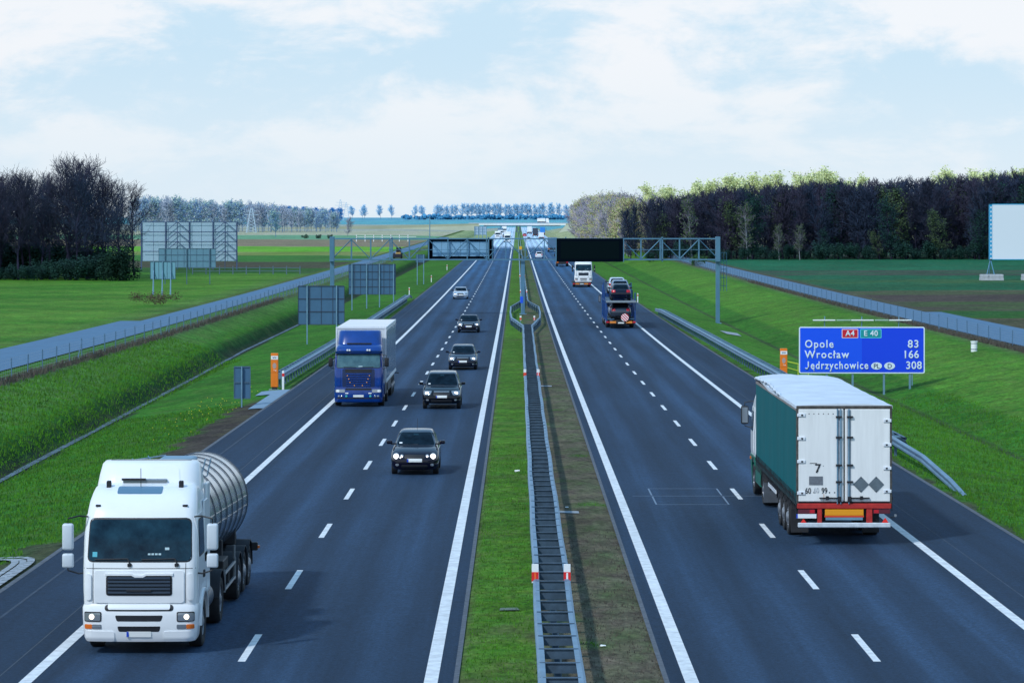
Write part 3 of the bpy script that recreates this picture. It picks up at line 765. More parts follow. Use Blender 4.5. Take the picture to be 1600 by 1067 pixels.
    # doors and side glass
    for s, w in ((1, 'side'), (-1, '-side')):
        d = sh.patch('door', w, 1.02, 2.80, .40, 1.52, P, root, off=.014, r=.08, nu=10, tap=(.02, 0))
        wn = sh.patch('side_window', w, 1.98, 2.68, .47, 1.42, GLASS, d, off=.024, r=.08, nu=10, tap=(.10, 0))
        sh.patch('window_seal', w, 1.95, 2.71, .44, 1.45, BLACK, wn, off=.019, r=.09, nu=10, tap=(.10, 0))
        boxes('door_handle', [(s * 1.235 - .02, s * 1.235 + .03, 1.22, 1.38, 1.45, 1.60)], BLACK, d, bev=.01)
        boxes('air_intake_panel', [(s * 1.20 - .02, s * 1.20 + .02, 1.62, 2.2, 1.3, 3.0)], P, root, bev=.01)
        # wheel arch lip and steps
        bm = bmesh.new(); arch(bm, s * 1.16, s * 1.26, 1.42, .52, .62, .70, 0, 180)
        bm_obj('wheel_arch', bm, P, root, 40)
        mirror_pair(root, .22, 1.42, 2.12, 2.66, .24, MIRW if not lowbed else BLACK, s, small=(1.76, 2.05))
    return sh
def fairing(root, P, zb=3.20, zt=3.80, y0=1.28, y1=2.45, hw=1.13):
    f = Shell([(zb, y0, y1, hw, .35, .1, .10), (zb + .15, y0 + .05, y1, hw, .38, .12, .10), (zb + .35, y0 + .18, y1, hw - .03, .38, .14, .10), (zt - .07, y0 + .33, y1, hw - .07, .36, .16, .1),
               (zt - .01, y0 + .43, y1 - .05, hw - .13, .33, .18, .08), (zt, y0 + .55, y1 - .2, hw - .25, .3, .2, .05)])
    o = f.build('roof_fairing', P, root)
    return o, f

# ---------------------------------------------------------------- white tanker lorry
X0, Y0 = -7.55, 59.9
t = thing('tanker_lorry', 'white articulated lorry with a shiny silver tank trailer in the left foreground', 'lorry', (X0, Y0, zr(64)))
man_cab(t, WHITE)
fo, fs_ = fairing(t, WHITE)
fs_.patch('fairing_seam', 'front', 3.285, 3.300, -1.06, 1.06, BLACK, fo, off=.006, r=.001, nu=24)
fs_.patch('fairing_recess', 'front', 3.26, 3.72, -.72, .72, WHITE, fo, off=.012, r=.12, nu=18, tap=(.05, -.05))
for s in (-1, 1):
    boxes('side_fairing', [(s * 1.17 - .04, s * 1.17 + .04, 2.26, 2.78, 1.0, 3.3)], WHITE, t, bev=.03, seg=2)
for (y, tw) in ((1.42, 0), (5.05, 1)):
    for s in (-1, 1): wheel(t, s * 1.22, y, .51, .30 if not tw else .58, 'truck', s)
boxes('chassis', [(-.45, -.37, 1.2, 6.2, .62, .88), (.37, .45, 1.2, 6.2, .62, .88), (-.4, .4, 2.5, 2.6, .62, .85), (-.5, .5, 4.4, 5.4, .88, 1.05), (-1.1, 1.1, 1.25, 1.55, .42, .55), (-1.15, 1.15, 5.0, 5.12, .45, .58), (-.9, .9, 2.3, 2.5, .6, 1.3)], DARK, t)
for s in (-1, 1):
    bm = bmesh.new(); arch(bm, s * .68, s * 1.24, 5.05, .51, .62, .66, 10, 170); bm_obj('mudguard', bm, DARK, t, 40)
    bm = bmesh.new(); lathe_x(bm, [(-.3, .01), (-.3, .3), (.3, .3), (.3, .01)], 24); bmesh.ops.rotate(bm, verts=bm.verts, cent=(0, 0, 0), matrix=Matrix.Rotation(PI / 2, 3, 'Z'))
    for v in bm.verts: v.co.y *= 1.8
    bmesh.ops.translate(bm, verts=bm.verts, vec=(s * .88, 3.3, .75)); bm_obj('fuel_tank', bm, mat('grey_tank', (.08, .10, .13), .4, .4), t, 40)
    boxes('side_skirt', [(s * 1.15 - .03, s * 1.15 + .03, 2.1, 2.7, .45, 1.0)], DARK, t, bev=.01)
# the trailer
CHROME = mat('polished_stainless', (.52, .58, .66), .20, 1.0, var=.18, vscale=1.2)
L0, L1 = 3.0, 12.4; zc0, zc1, RT = 2.36, 2.02, 1.14
def tz(y): return zc0 + (zc1 - zc0) * (y - L0) / (L1 - L0)
def ringtank(bm, y, r, n=48): return [bm.verts.new((r * math.cos(2 * PI * k / n), y, tz(y) + r * math.sin(2 * PI * k / n))) for k in range(n)]
bm = bmesh.new(); prof = [(L0 - .32, .05), (L0 - .3, .35), (L0 - .24, .7), (L0 - .13, .98), (L0, RT)] + [(L0 + (L1 - L0) * i / 16, RT) for i in range(1, 16)] + [(L1, RT), (L1 + .12, .98), (L1 + .24, .7), (L1 + .30, .35), (L1 + .32, .05)]
rg = [ringtank(bm, y, r) for y, r in prof]
for i in range(len(rg) - 1):
    for k in range(48): bm.faces.new((rg[i][k], rg[i][(k + 1) % 48], rg[i + 1][(k + 1) % 48], rg[i + 1][k]))
bm.faces.new(rg[0]); bm.faces.new(rg[-1][::-1])
tank = bm_obj('tank', bm, CHROME, t, 45)
for i in range(8):
    y = L0 + .25 + (L1 - L0 - .5) * i / 7
    bm = bmesh.new(); pts = [(( RT + .005) * math.cos(a), y, tz(y) + (RT + .005) * math.sin(a)) for a in [2 * PI * k / 48 for k in range(49)]]
    for k in range(48):
        p, q = Vector(pts[k]), Vector(pts[k + 1]); o = Vector((0, .025, 0)); c = Vector((0, y, tz(y)))
        r1, r2 = (p - c).normalized() * .022, (q - c).normalized() * .022
        o = o * .55; vs = [bm.verts.new(v) for v in (p - o + r1, q - o + r2, q + o + r2, p + o + r1, p - o * 1.2, q - o * 1.2, q + o * 1.2, p + o * 1.2)]
        bm.faces.new(vs[:4]); bm.faces.new((vs[0], vs[4], vs[5], vs[1])); bm.faces.new((vs[3], vs[2], vs[6], vs[7]))
    bm_obj('tank_band', bm, mat('dark_band', (.06, .08, .11), .4, .5), t, 60)
bm = bmesh.new()     # trim strips along the tank side
for s in (-1, 1):
    for a in (.10, -.10):
        tube(bm, [(s * (RT + .01) * math.cos(a), y, tz(y) + (RT + .01) * math.sin(a)) for y in np.linspace(L0 + .3, L1 - .3, 6)], .006, 5)
bm_obj('tank_trim', bm, LENS, tank, 40)
bm = bmesh.new(); box(bm, -.05, .74, L0 + .4, L0 + 1.5, tz(L0) + RT - .02, tz(L0) + RT + .20, .04)
bm_obj('manhole_box', bm, STEEL, t)
bars('top_rail', [[(-.85, L0 + .4, tz(L0) + RT + .15), (-.85, L1 - 1, tz(L1) + RT + .0)], [(-.75, L0 + 2.2, tz(L0) + RT - .1), (-.85, L0 + 2.2, tz(L0) + RT + .08)], [(-.7, L0 + 5, 3.2), (-.85, L0 + 5, tz(L0 + 5) + RT + .1)],
                  [(.7, L0 + 2.6, 3.15), (.82, L0 + 2.4, 3.55)], [(.75, L0 + 3.4, 3.1), (.86, L0 + 3.2, 3.5)]], .016, STEEL, t)
boxes('trailer_chassis', [(-.5, -.4, 4.0, 13.2, .95, 1.15), (.4, .5, 4.0, 13.2, .95, 1.15), (-1.0, 1.0, 3.6, 3.9, 1.0, 1.18), (-1.05, 1.05, 13.1, 13.25, .55, .75), (-.9, .9, 7.4, 7.6, .9, 1.15), (-.9, .9, 11.6, 11.8, .9, 1.2), (.5, 1.15, 6.1, 6.3, .75, .95), (.55, 1.2, 6.9, 7.1, .6, .9)], DARK, t)
for ya_, yb_, z_ in ((4.6, 4.9, 1.5), (7.8, 8.0, 1.5), (11.0, 11.2, 1.45)): boxes('saddle', [(-.95, .95, ya_, yb_, 1.05, z_)], DARK, t, bev=.02)
for y in (9.0, 10.32, 11.64):
    for s in (-1, 1):
        wheel(t, s * 1.24, y, .50, .38, 'trailer', s)
        bm = bmesh.new(); arch(bm, s * .80, s * 1.27, y, .50, .58, .615, -5, 185); bm_obj('mudguard', bm, DARK, t, 40)
    boxes('axle', [(-1.0, 1.0, y - .06, y + .06, .44, .56)], DARK, t)
bars('side_guard', [[(1.2, 5.9, .95), (1.2, 8.3, .95)], [(1.2, 5.9, .6), (1.2, 8.3, .6)], [(1.2, 5.9, .55), (1.2, 5.9, 1.05)], [(1.2, 8.3, .55), (1.2, 8.3, 1.05)], [(1.2, 8.2, 1.05), (1.2, 8.2, 1.35)]], .04, mat('pale_grey_bar', (.16, .18, .20), .5, .2), t)
boxes('tool_locker', [(.62, 1.14, 6.3, 7.4, .65, 1.2)], BLACK, t, bev=.02)
boxes('marker_arm', [(1.25, 1.42, 12.0, 12.1, .8, 1.0)], BLACK, t, bev=.02)
boxes('side_lamp', [(1.42, 1.47, 11.98, 12.08, .86, .92)], ORNG, t)

t.scale = (.94, 1, .985)
# ---------------------------------------------------------------- blue box lorry
X1, Y1 = -7.70, 145.6
t = thing('box_lorry', 'blue cab lorry with a white box body in the outer left lane', 'lorry', (X1, Y1, zr(153)))
BP = BLUEP
sh = Shell([(1.0, .06, 2.2, 1.20, .16, .08, .06), (1.5, .05, 2.2, 1.22, .17, .08, .06), (1.98, .08, 2.2, 1.22, .18, .08, .06), (2.35, .16, 2.2, 1.20, .2, .1, .07), (2.70, .27, 2.2, 1.18, .22, .1, .07), (2.82, .30, 2.2, 1.17, .22, .1, .07),
            (3.0, .38, 2.2, 1.14, .25, .12, .07), (3.12, .60, 2.15, 1.1, .28, .15, .05), (3.18, .9, 2.1, 1.02, .3, .2, .03)])
cab = sh.build('cab', BP, t); cut(cab, [(1.42, .52, .66, -1.4, 1.4)])
ws = sh.patch('windshield', 'front', 2.02, 2.70, -1.08, 1.08, GLASSB, t, off=.012, r=.08, nu=26, tap=(.03, -.03))
sh.patch('windshield_seal', 'front', 1.99, 2.73, -1.11, 1.11, BLACK, ws, off=.004, r=.09, nu=26, tap=(.03, -.03))
sh.patch('dash_card', 'front', 2.06, 2.10, .0, .2, mat('pale_card', (.45, .6, .65), .3), ws, off=.016, r=.004, nu=3)
bars('wiper', [[(.1, sh.front(0, 2.03) - .03, 2.04), (.75, sh.front(.7, 2.05) - .03, 2.05)], [(-.75, sh.front(-.7, 2.05) - .03, 2.05), (-.1, sh.front(0, 2.03) - .03, 2.03)]], .012, BLACK, ws)
vis = Shell([(2.72, .14, .5, 1.18, .2, .05, .07), (2.86, .12, .5, 1.18, .2, .05, .07), (2.88, .2, .5, 1.15, .2, .05, .07)])
vis.build('sun_visor', mat('dark_blue_visor', (.006, .03, .14), .2, coat=.3), t)
for s in (-1, 1): boxes('visor_lamp', [(s * .5 - .10, s * .5 - .01, .07, .13, 2.86, 2.95), (s * .5 + .01, s * .5 + .10, .07, .13, 2.86, 2.95)], WHT, t, bev=.015)
fo, fs_ = fairing(t, BP, zb=3.08, zt=3.86, y0=.95, y1=2.3, hw=1.13)
boxes('fairing_gap', [(-.62, .62, .80, .93, 3.16, 3.24)], BLACK, t, bev=.02)
pn = sh.patch('grille_panel', 'front', 1.02, 1.96, -.80, .80, mat('dark_blue_grille', (.006, .022, .085), .4), t, off=.02, r=.08, nu=22)
sh.patch('badge_panel', 'front', 1.78, 1.95, -.66, .66, BLACK, pn, off=.03, r=.02, nu=16)
bm = bmesh.new()
for k in range(6):
    z = 1.08 + k * .115
    sweep(bm, [(.0, .0), (.035, .01), (.035, .05), (0, .06)], [(x, sh.front(x, z) - .02, z) for x in np.linspace(-.62, .62, 12)], closed=True)
bm_obj('grille_slat', bm, BP, pn, 30)
for s in (-1, 1):
    sh.patch('corner_deflector', 'front', 1.08, 1.95, s * 1.0 - .1, s * 1.0 + .1, BP, t, off=.02, r=.06, nu=8)
    for (x, z) in ((.55, 1.62), (.48, 1.45), (.42, 1.28), (.2, 1.12)): boxes('grille_lamp', [(s * x - .022, s * x + .022, sh.front(x, z) - .08, sh.front(x, z) - .03, z - .02, z + .02)], mat('amber_marker', (.9, .4, .12), .3, emit=(1, .5, .2), estr=.1), pn)
sh2 = Shell([(.27, .05, .98, 1.18, .2, .03, .09), (.35, .01, .98, 1.20, .2, .03, .09), (.70, .0, .98, 1.22, .2, .03, .09), (1.03, .03, .98, 1.22, .2, .03, .08)])
bmp = sh2.build('bumper', BP, t); cut(bmp, [(1.42, .52, .66, -1.4, 1.4)])
sh2.patch('air_slot', 'front', .88, .98, -.65, .65, BLACK, bmp, off=.006, r=.02, nu=14)
sh2.patch('air_slot', 'front', .44, .50, -1.1, 1.1, BLACK, bmp, off=.006, r=.02, nu=20)
for s in (-1, 1):
    sh2.patch('headlight', 'front', .76, .92, min(s * .68, s * 1.14), max(s * .68, s * 1.14), LENS, bmp, off=.014, r=.04, nu=10)
    sh2.patch('headlight_glow', 'front', .78, .90, min(s * .95, s * 1.1), max(s * .95, s * 1.1), WHT, bmp, off=.02, r=.04, nu=6)
    for x, m_ in ((.98, LENS), (.84, LENS), (.60, mat('teal_lamp', (.05, .45, .42), .3))):
        bm = bmesh.new(); bmesh.ops.create_uvsphere(bm, u_segments=10, v_segments=6, radius=.06, matrix=Matrix.Translation((s * x, sh2.front(x, .57), .57)) @ Matrix.Diagonal((1, .4, 1, 1)))
        bm_obj('fog_light', bm, m_, bmp, 60)
    sh2.patch('daytime_lamp', 'front', .70, .75, min(s * .5, s * .66), max(s * .5, s * .66), WHT, bmp, off=.016, r=.01, nu=4)
    for w, ss in (('side' if s > 0 else '-side', s),):
        d = sh.patch('door', w, 1.05, 2.74, .4, 1.5, BP, t, off=.012, r=.08, nu=8); wn = sh.patch('side_window', w, 2.05, 2.66, .48, 1.38, GLASS, d, off=.02, r=.08, nu=8, tap=(.1, 0))
    mirror_pair(t, .22, 1.29, 2.06, 2.52, .22, BLACK, s, small=None)
    bm = bmesh.new(); arch(bm, s * 1.16, s * 1.25, 1.42, .52, .62, .70, 0, 180); bm_obj('wheel_arch', bm, BP, t, 40)
boxes('number_plate', [(-.26, .26, -.02, .03, .53, .64)], PLATE, bmp)
bx = mat('white_box_panel', (.72, .76, .80), .30, var=.08, vscale=1.0, coat=.3)
bo = boxes('box_body', [(-1.27, 1.27, 2.55, 14.3, 1.15, 3.98)], bx, t, bev=.03, seg=2)
boxes('box_edge', [(-1.285, -1.21, 2.53, 2.60, 1.15, 3.99), (1.21, 1.285, 2.53, 2.60, 1.15, 3.99), (-1.285, 1.285, 2.52, 2.60, 3.90, 3.995), (1.24, 1.29, 2.6, 14.3, 1.12, 1.25), (1.24, 1.29, 2.6, 14.3, 3.86, 3.99)], WHITE2, bo)
boxes('side_panel', [(1.268, 1.276, 2.75, 14.1, 1.3, 3.82)], mat('glossy_side_panel', (.30, .42, .55), .10, spec=.8, coat=.6), bo)
boxes('underrun_skirt', [(1.12, 1.2, 3.2, 13.6, .5, 1.1), (-1.2, -1.12, 3.2, 13.6, .5, 1.1)], mat('grey_skirt', (.10, .12, .15), .6, var=.4), t)
boxes('chassis', [(-.45, .45, 1.2, 14.0, .75, 1.1), (-1.1, 1.1, 1.3, 1.55, .45, .6), (-1.15, 1.15, 14.1, 14.25, .5, .65)], DARK, t)
for y, w, k in ((1.42, .3, 'truck'), (5.2, .56, 'truck'), (10.2, .38, 'trailer'), (11.5, .38, 'trailer'), (12.8, .38, 'trailer')):
    for s in (-1, 1): wheel(t, s * 1.23, y, .5, w, k, s)
boxes('exhaust_stub', [(1.2, 1.45, 14.0, 14.1, 1.0, 1.05)], BLACK, t)

t.scale = (.97, 1, .955)
# ---------------------------------------------------------------- cars
def car(name, label, loc, rz, paint, L=3.9, W=1.65, H=1.45, kind='hatch', lights=True, group=None, taillit=False, roof=None, cat='car', plate=True, antenna=False):
    t = thing(name, label, cat, loc, rz, group)
    hw = W / 2; hb = .96 * H / 1.45
    if kind == 'suv': hb = H * .64
    wy = 1.15 if kind != 'suv' else 1.05        # windshield base
    re = L - (.35 if kind != 'sedan' else 1.05)  # greenhouse rear base
    rr_ = L - (.62 if kind == 'suv' else .80 if kind == 'hatch' else 1.75)
    zb = .20 if kind != 'suv' else .28
    rs = {'hatch': 0.0, 'suv': 0.0, 'sedan': 0.0}[kind]
    lo = Shell([(zb, .10, L - .12, hw - .10, .28, .25, .10), (zb + .12, .02, L - .04, hw - .02, .30, .28, .12), (zb + .32, .0, L, hw, .32, .28, .13), (hb * .66, .04, L, hw, .34, .28, .14), (hb * .76, .12, L - .02, hw - .005, .36, .28, .15),
                (hb * .84, .28, L - .04, hw - .015, .4, .28, .16), (hb * .92, .62, L - .07, hw - .04, .42, .3, .14), (hb * .97, .92, L - .10, hw - .07, .4, .3, .12), (hb, 1.2, L - .14, hw - .10, .38, .3, .1)])
    body = lo.build('body', paint, t)
    rw = .30 if kind != 'suv' else .35
    fy, ry = .78, L - .72
    cut(body, [(fy, rw, rw + .06, -hw - .2, -hw + .28), (fy, rw, rw + .06, hw - .28, hw + .2), (ry, rw, rw + .06, -hw - .2, -hw + .28), (ry, rw, rw + .06, hw - .28, hw + .2)])
    gh = Shell([(hb - .06, wy - .12, re + .05, hw - .085, .20, .2, .12), (hb, wy, re, hw - .10, .20, .2, .12), (hb + (H - hb) * .5, wy + .40, re - (re - rr_) * .35, hw - .17, .2, .2, .10),
                (H - .07, wy + .75, rr_ + .02, hw - .25, .2, .2, .08), (H - .02, wy + .92, rr_ - .1, hw - .30, .2, .2, .06), (H, wy + 1.2, rr_ - .3, hw - .40, .2, .2, .03)])
    gh.build('cabin', roof or paint, t)
    ws = gh.patch('windshield', 'front', hb + .01, H - .09, -(hw - .17), hw - .17, CGLASS, t, off=.010, r=.05, nu=18, tap=(.14, -.14))
    gh.patch('rear_window', 'back', hb + .03, H - .10, -(hw - .22), hw - .22, CGLASS, t, off=.010, r=.06, nu=14, tap=(.12, -.12))
    for w in ('side', '-side'):
        gh.patch('side_window', w, hb + .02, H - .11, wy + .22, (wy + re) / 2 + .08, CGLASS, t, off=.008, r=.05, nu=6, tap=(.48, 0))
        gh.patch('side_window', w, hb + .02, H - .11, (wy + re) / 2 + .15, re - .28, CGLASS, t, off=.008, r=.05, nu=6, tap=(0, -(re - rr_) * .5))
    gh.patch('sticker', 'front', hb + .05, hb + .09, -(hw - .26), -(hw - .36), WHT, ws, off=.014, r=.005, nu=2)
    for s in (-1, 1):
        wheel(t, s * (hw - .01), fy, rw, .2, 'car', s); wheel(t, s * (hw - .01), ry, rw, .2, 'car', s)
        mo = boxes('mirror', [(min(s * (hw + .0), s * (hw + .2)), max(s * (hw + .0), s * (hw + .2)), wy + .22, wy + .34, hb + .03, hb + .16)], paint if lights else BLACK, t, bev=.04, seg=3, smooth=50)
        boxes('mirror_foot', [(min(s * (hw - .14), s * (hw + .05)), max(s * (hw - .14), s * (hw + .05)), wy + .26, wy + .31, hb + .01, hb + .06)], BLACK, mo)
        # head lights
        z0, z1 = hb * .62, hb * .80
        if kind == 'hatch' and antenna:      # twin round lamps
            for xx, r_ in ((.64, .115), (.44, .075)):
                bm = bmesh.new(); bmesh.ops.create_uvsphere(bm, u_segments=16, v_segments=10, radius=r_, matrix=Matrix.Translation((s * xx, lo.front(xx, .66) + .03, .66)) @ Matrix.Diagonal((1, .8, 1, 1)))
                hl = bm_obj('headlight', bm, LENS, t, 60)
                bm = bmesh.new(); bmesh.ops.create_uvsphere(bm, u_segments=12, v_segments=8, radius=r_ * (.82 if xx > .5 else .5), matrix=Matrix.Translation((s * xx, lo.front(xx, .66) - .045 + (.03 if xx < .5 else 0), .66)) @ Matrix.Diagonal((1, .5, 1, 1)))
                bm_obj('lit_bulb', bm, LAMPW, hl, 60)
        else:
            hl = lo.patch('headlight', 'front', z0, z1, min(s * hw * .60, s * hw * .95), max(s * hw * .60, s * hw * .95), LENS, t, off=.010, r=.05, nu=10, tap=(-.10 if s > 0 else 0, .10 if s < 0 else 0))
            if lights:
                bm = bmesh.new(); xc = s * hw * .74
                bmesh.ops.create_uvsphere(bm, u_segments=12, v_segments=8, radius=.085, matrix=Matrix.Translation((xc, lo.front(xc, (z0 + z1) / 2) - .0, (z0 + z1) / 2)) @ Matrix.Diagonal((1.3, .5, .8, 1)))
                bm_obj('lit_bulb', bm, LAMPW, hl, 60)
        # tail lights
        lo.patch('tail_light', 'back', hb * .74, hb * .96, min(s * hw * .55, s * hw * .90), max(s * hw * .55, s * hw * .90), REDL, t, off=.012, r=.05, nu=8)
        lo.patch('fog_light', 'front', zb + .13, zb + .21, min(s * hw * .66, s * hw * .80), max(s * hw * .66, s * hw * .80), LENS, t, off=.012, r=.04, nu=4)
    lo.patch('grille', 'front', hb * .60, hb * .74, -hw * .42, hw * .42, BLACK, t, off=.010, r=.04, nu=12)
    lo.patch('chrome_strip', 'front', hb * .75, hb * .785, -hw * .40, hw * .40, LENS, t, off=.014, r=.01, nu=12) if kind != 'hatch' or not antenna else None
    lo.patch('lower_intake', 'front', zb + .06, zb + .17, -hw * .55, hw * .55, BLACK, t, off=.010, r=.04, nu=12)
    lo.patch('bumper_trim', 'front', zb + .245, zb + .275, -hw * .80, hw * .80, BLACK, t, off=.008, r=.01, nu=16)
    lo.patch('rear_bumper', 'back', zb + .04, zb + .30, -hw * .85, hw * .85, paint, t, off=.03, r=.06, nu=14)
    if plate:
        pl = lo.patch('number_plate', 'front', zb + .27, zb + .38, -.26, .26, PLATE, t, off=.022, r=.01, nu=4)
        boxes('plate_strip', [(-.262, -.215, lo.front(.25, zb + .3) - .035, lo.front(.25, zb + .3) - .018, zb + .272, zb + .378)], EUB, pl)
        lo.patch('rear_plate', 'back', zb + .42, zb + .53, -.26, .26, PLATE, t, off=.016, r=.01, nu=4)
    boxes('inner_mirror', [(-.09, .09, gh.front(0, H - .16) - .02, gh.front(0, H - .16) - .006, H - .19, H - .14)], mat('bluish_reflection', (.02, .10, .16), .3), ws)
    bars('wiper', [[(-.45, gh.front(-.45, hb + .02) - .02, hb + .02), (.08, gh.front(0, hb + .03) - .02, hb + .03)]], .009, BLACK, ws)
    if antenna: bars('aerial', [[(0.02, wy + 1.2, H - .01), (0.02, wy + 1.45, H + .35)]], .007, BLACK, t)
    return t
NAVY = mat('dark_navy_car_paint', (.002, .004, .018), .10, spec=.35, coat=.35)
NAVY2 = mat('blue_black_car_paint', (.003, .008, .026), .10, spec=.35, coat=.35)
BLK = mat('black_car_paint', (.001, .002, .006), .10, spec=.35, coat=.35)
GUN = mat('gunmetal_car_paint', (.05, .065, .09), .25, .4, coat=.5)  # as a roof colour on the dark cars it stands for reflected sky
PLUM = mat('plum_black_car_paint', (.004, .003, .014), .10, spec=.35, coat=.35)
SILV = mat('silver_white_car_paint', (.62, .70, .80), .25, .2, coat=.5)
SLR = mat('silver_car_roof', (.25, .33, .42), .22, .3, coat=.5)
G = 'cars queueing along the passing lane towards the viewer'
car('hatchback_car', 'plum black small hatchback with twin round headlights, nearest of the dark cars', (-3.57, 104.4, zr(106)), 0, PLUM, antenna=True, W=1.66, L=3.9, H=1.46, roof=GUN, group=G)
car('suv_car', 'black sport utility car with chrome grille, second of the dark cars', (-3.62, 143.6, zr(145)), 0, BLK, kind='suv', W=1.84, L=4.4, H=1.70, roof=GUN, group=G)
car('hatchback_car', 'dark blue hatchback with pale roof, third of the dark cars', (-3.35, 184.5, zr(186)), 0, NAVY2, W=1.76, L=4.2, H=1.48, roof=GUN, group=G)
car('sedan_car', 'dark navy saloon with lit headlights, farthest of the dark cars', (-4.06, 250.5, zr(252)), 0, NAVY, kind='sedan', W=1.84, L=4.6, H=1.45, group=G)
car('sedan_car', 'silver white saloon in the outer left lane near the hard shoulder', (-6.8, 360, zr(361)), 0, SILV, kind='sedan', W=1.8, L=4.5, H=1.42, lights=False)
car('hatchback_car', 'small white car driving away behind the gantry in the right carriageway', (5.2, 714, zr(711)), PI, mat('white_car_paint', (.75, .8, .85), .3), W=1.78, L=4.2, H=1.6, lights=False)

# ---------------------------------------------------------------- green curtain-side lorry seen from behind (local y runs front to rear)
XC, YR = 8.82, 80.9
LT = 17.0
t = thing('curtain_lorry', 'articulated lorry with teal curtain sides and white rear doors, driving away on the right', 'lorry', (XC, YR + LT, zr(89)), PI)
TEAL = mat('teal_curtain', (.001, .125, .145), .6, spec=.12, var=.18, vscale=1.2, stretch=(1, 3, .4))
GREEN = mat('green_cab_paint', (.008, .16, .11), .35, var=.2)
TARP = mat('white_tarpaulin', (.66, .72, .80), .6, var=.18, vscale=1.1, bump=.2, bscale=3)
DOOR = mat('white_door_panel', (.86, .87, .86), .45, var=.15, vscale=1.8, stretch=(2.2, 1, .22))
RUST = mat('grimy_edge', (.10, .09, .08), .8, col2=(.03, .03, .03), vscale=8)
sh = Shell([(1.0, .06, 2.2, 1.20, .16, .08, .06), (1.5, .05, 2.2, 1.22, .17, .08, .06), (2.0, .08, 2.2, 1.22, .18, .08, .06), (2.75, .27, 2.2, 1.18, .22, .1, .07), (3.0, .38, 2.2, 1.14, .25, .12, .07), (3.2, .60, 2.15, 1.1, .28, .15, .05), (3.3, .9, 2.1, 1.02, .3, .2, .03)])
cab = sh.build('cab', WHITE, t); cut(cab, [(1.42, .52, .66, -1.4, 1.4)])
sh2 = Shell([(.28, .03, 2.0, 1.18, .2, .03, .09), (1.0, .0, 2.0, 1.235, .2, .03, .09), (1.25, .02, 2.0, 1.235, .2, .03, .09)])
lowc = sh2.build('cab_lower', GREEN, t); cut(lowc, [(1.42, .52, .68, -1.4, 1.4)])
sh.patch('windshield', 'front', 2.0, 2.72, -1.08, 1.08, GLASS, t, off=.012, r=.08, nu=16)
for s, w in ((1, 'side'), (-1, '-side')):
    d = sh.patch('door', w, 1.3, 2.78, .4, 1.5, WHITE, t, off=.012, r=.08, nu=8); sh.patch('side_window', w, 2.02, 2.66, .5, 1.4, GLASS, d, off=.02, r=.08, nu=8)
    mirror_pair(t, .3, 1.30, 2.18, 2.78, .24, BLACK, s, small=None)
    wheel(t, s * 1.22, 1.42, .5, .3, 'truck', s); wheel(t, s * 1.22, 5.1, .5, .56, 'truck', s)
    boxes('side_box', [(s * 1.0 - .22, s * 1.0 + .22, 2.15, 4.1, .45, 1.3)], GREEN, t, bev=.03)
    boxes('side_marker', [(s * 1.24 - .01, s * 1.24 + .03, .5, .6, 1.08, 1.16)], ORNG, t)
    bm = bmesh.new(); arch(bm, s * .66, s * 1.24, 5.1, .5, .60, .64, 5, 175); bm_obj('mudguard', bm, DARK, t, 40)
    boxes('mudflap', [(s * .95 - .3, s * .95 + .3, 5.72, 5.76, .14, .75)], mat('grey_mudflap', (.09, .11, .14), .7, var=.3), t)
    boxes('mudflap', [(s * .98 - .24, s * .98 + .24, 14.6, 14.64, .15, .8)], DARK, t)
    boxes('side_rail', [(s * 1.17 - .02, s * 1.17 + .02, 6.6, 9.3, .72, .84)], WHITE2, t, bev=.01)
    boxes('side_rail_post', [(s * 1.13 - .02, s * 1.13 + .02, 6.7, 6.8, .6, 1.2), (s * 1.13 - .02, s * 1.13 + .02, 9.1, 9.2, .6, 1.2)], DARK, t)
    for y in (11.3, 12.6, 13.9): wheel(t, s * 1.25, y, .5, .40, 'trailer', s)
boxes('chassis', [(-.5, .5, 1.5, 6.0, .6, .95), (-.55, -.4, 3.6, 16.7, .85, 1.12), (.4, .55, 3.6, 16.7, .85, 1.12), (-1.2, 1.2, 3.6, 16.9, 1.10, 1.17), (-1.0, 1.0, 11.2, 11.4, .42, .56), (-1.0, 1.0, 12.5, 12.7, .42, .56), (-1.0, 1.0, 13.8, 14.0, .42, .56), (-.9, .9, 8.0, 9.0, .55, .95)], DARK, t)
# curtain sides with gentle folds, then roof tarp sagging between bows
Y0c, Y1c, HWc, ZB, ZT = 3.3, 16.94, 1.27, 1.19, 3.76
for s in (-1, 1):
    bm = bmesh.new(); N = 220; rows = 9; gr = []
    for j in range(rows + 1):
        z = ZB - .06 + (ZT - ZB + .02) * j / rows; r = []
        for i in range(N + 1):
            y = Y0c + (Y1c - Y0c) * i / N
            f = .012 * math.sin(y * 2.2) + .010 * math.sin(y * 21) * max(0, 1 - j / 3.0)
            zz = z + (.035 * abs(math.sin(y * 4.3)) if j == 0 else 0)
            r.append(bm.verts.new((s * (HWc + f + .012), y, zz)))
        gr.append(r)
    for j in range(rows):
        for i in range(N): bm.faces.new((gr[j][i], gr[j][i + 1], gr[j + 1][i + 1], gr[j + 1][i]))
    cu = bm_obj('curtain', bm, TEAL, t, 60)
    n = 33
    for i in range(n):
        y = Y0c + .15 + (Y1c - Y0c - .3) * i / (n - 1)
        boxes('curtain_strap', [(s * 1.305 - .008, s * 1.305 + .008, y - .032, y + .032, .96, 1.44), (s * 1.312 - .012, s * 1.312 + .012, y - .055, y + .055, 1.25, 1.34)], BLACK, cu)
    boxes('curtain_hem', [(s * 1.292 - .006, s * 1.292 + .006, Y0c, Y1c, 1.12, 1.20)], mat('dark_teal_hem', (.005, .05, .06), .6, var=.4, vscale=6), cu)
boxes('load_bed', [(-1.26, 1.26, Y0c, Y1c - .02, 1.17, 1.24)], DARK, t)
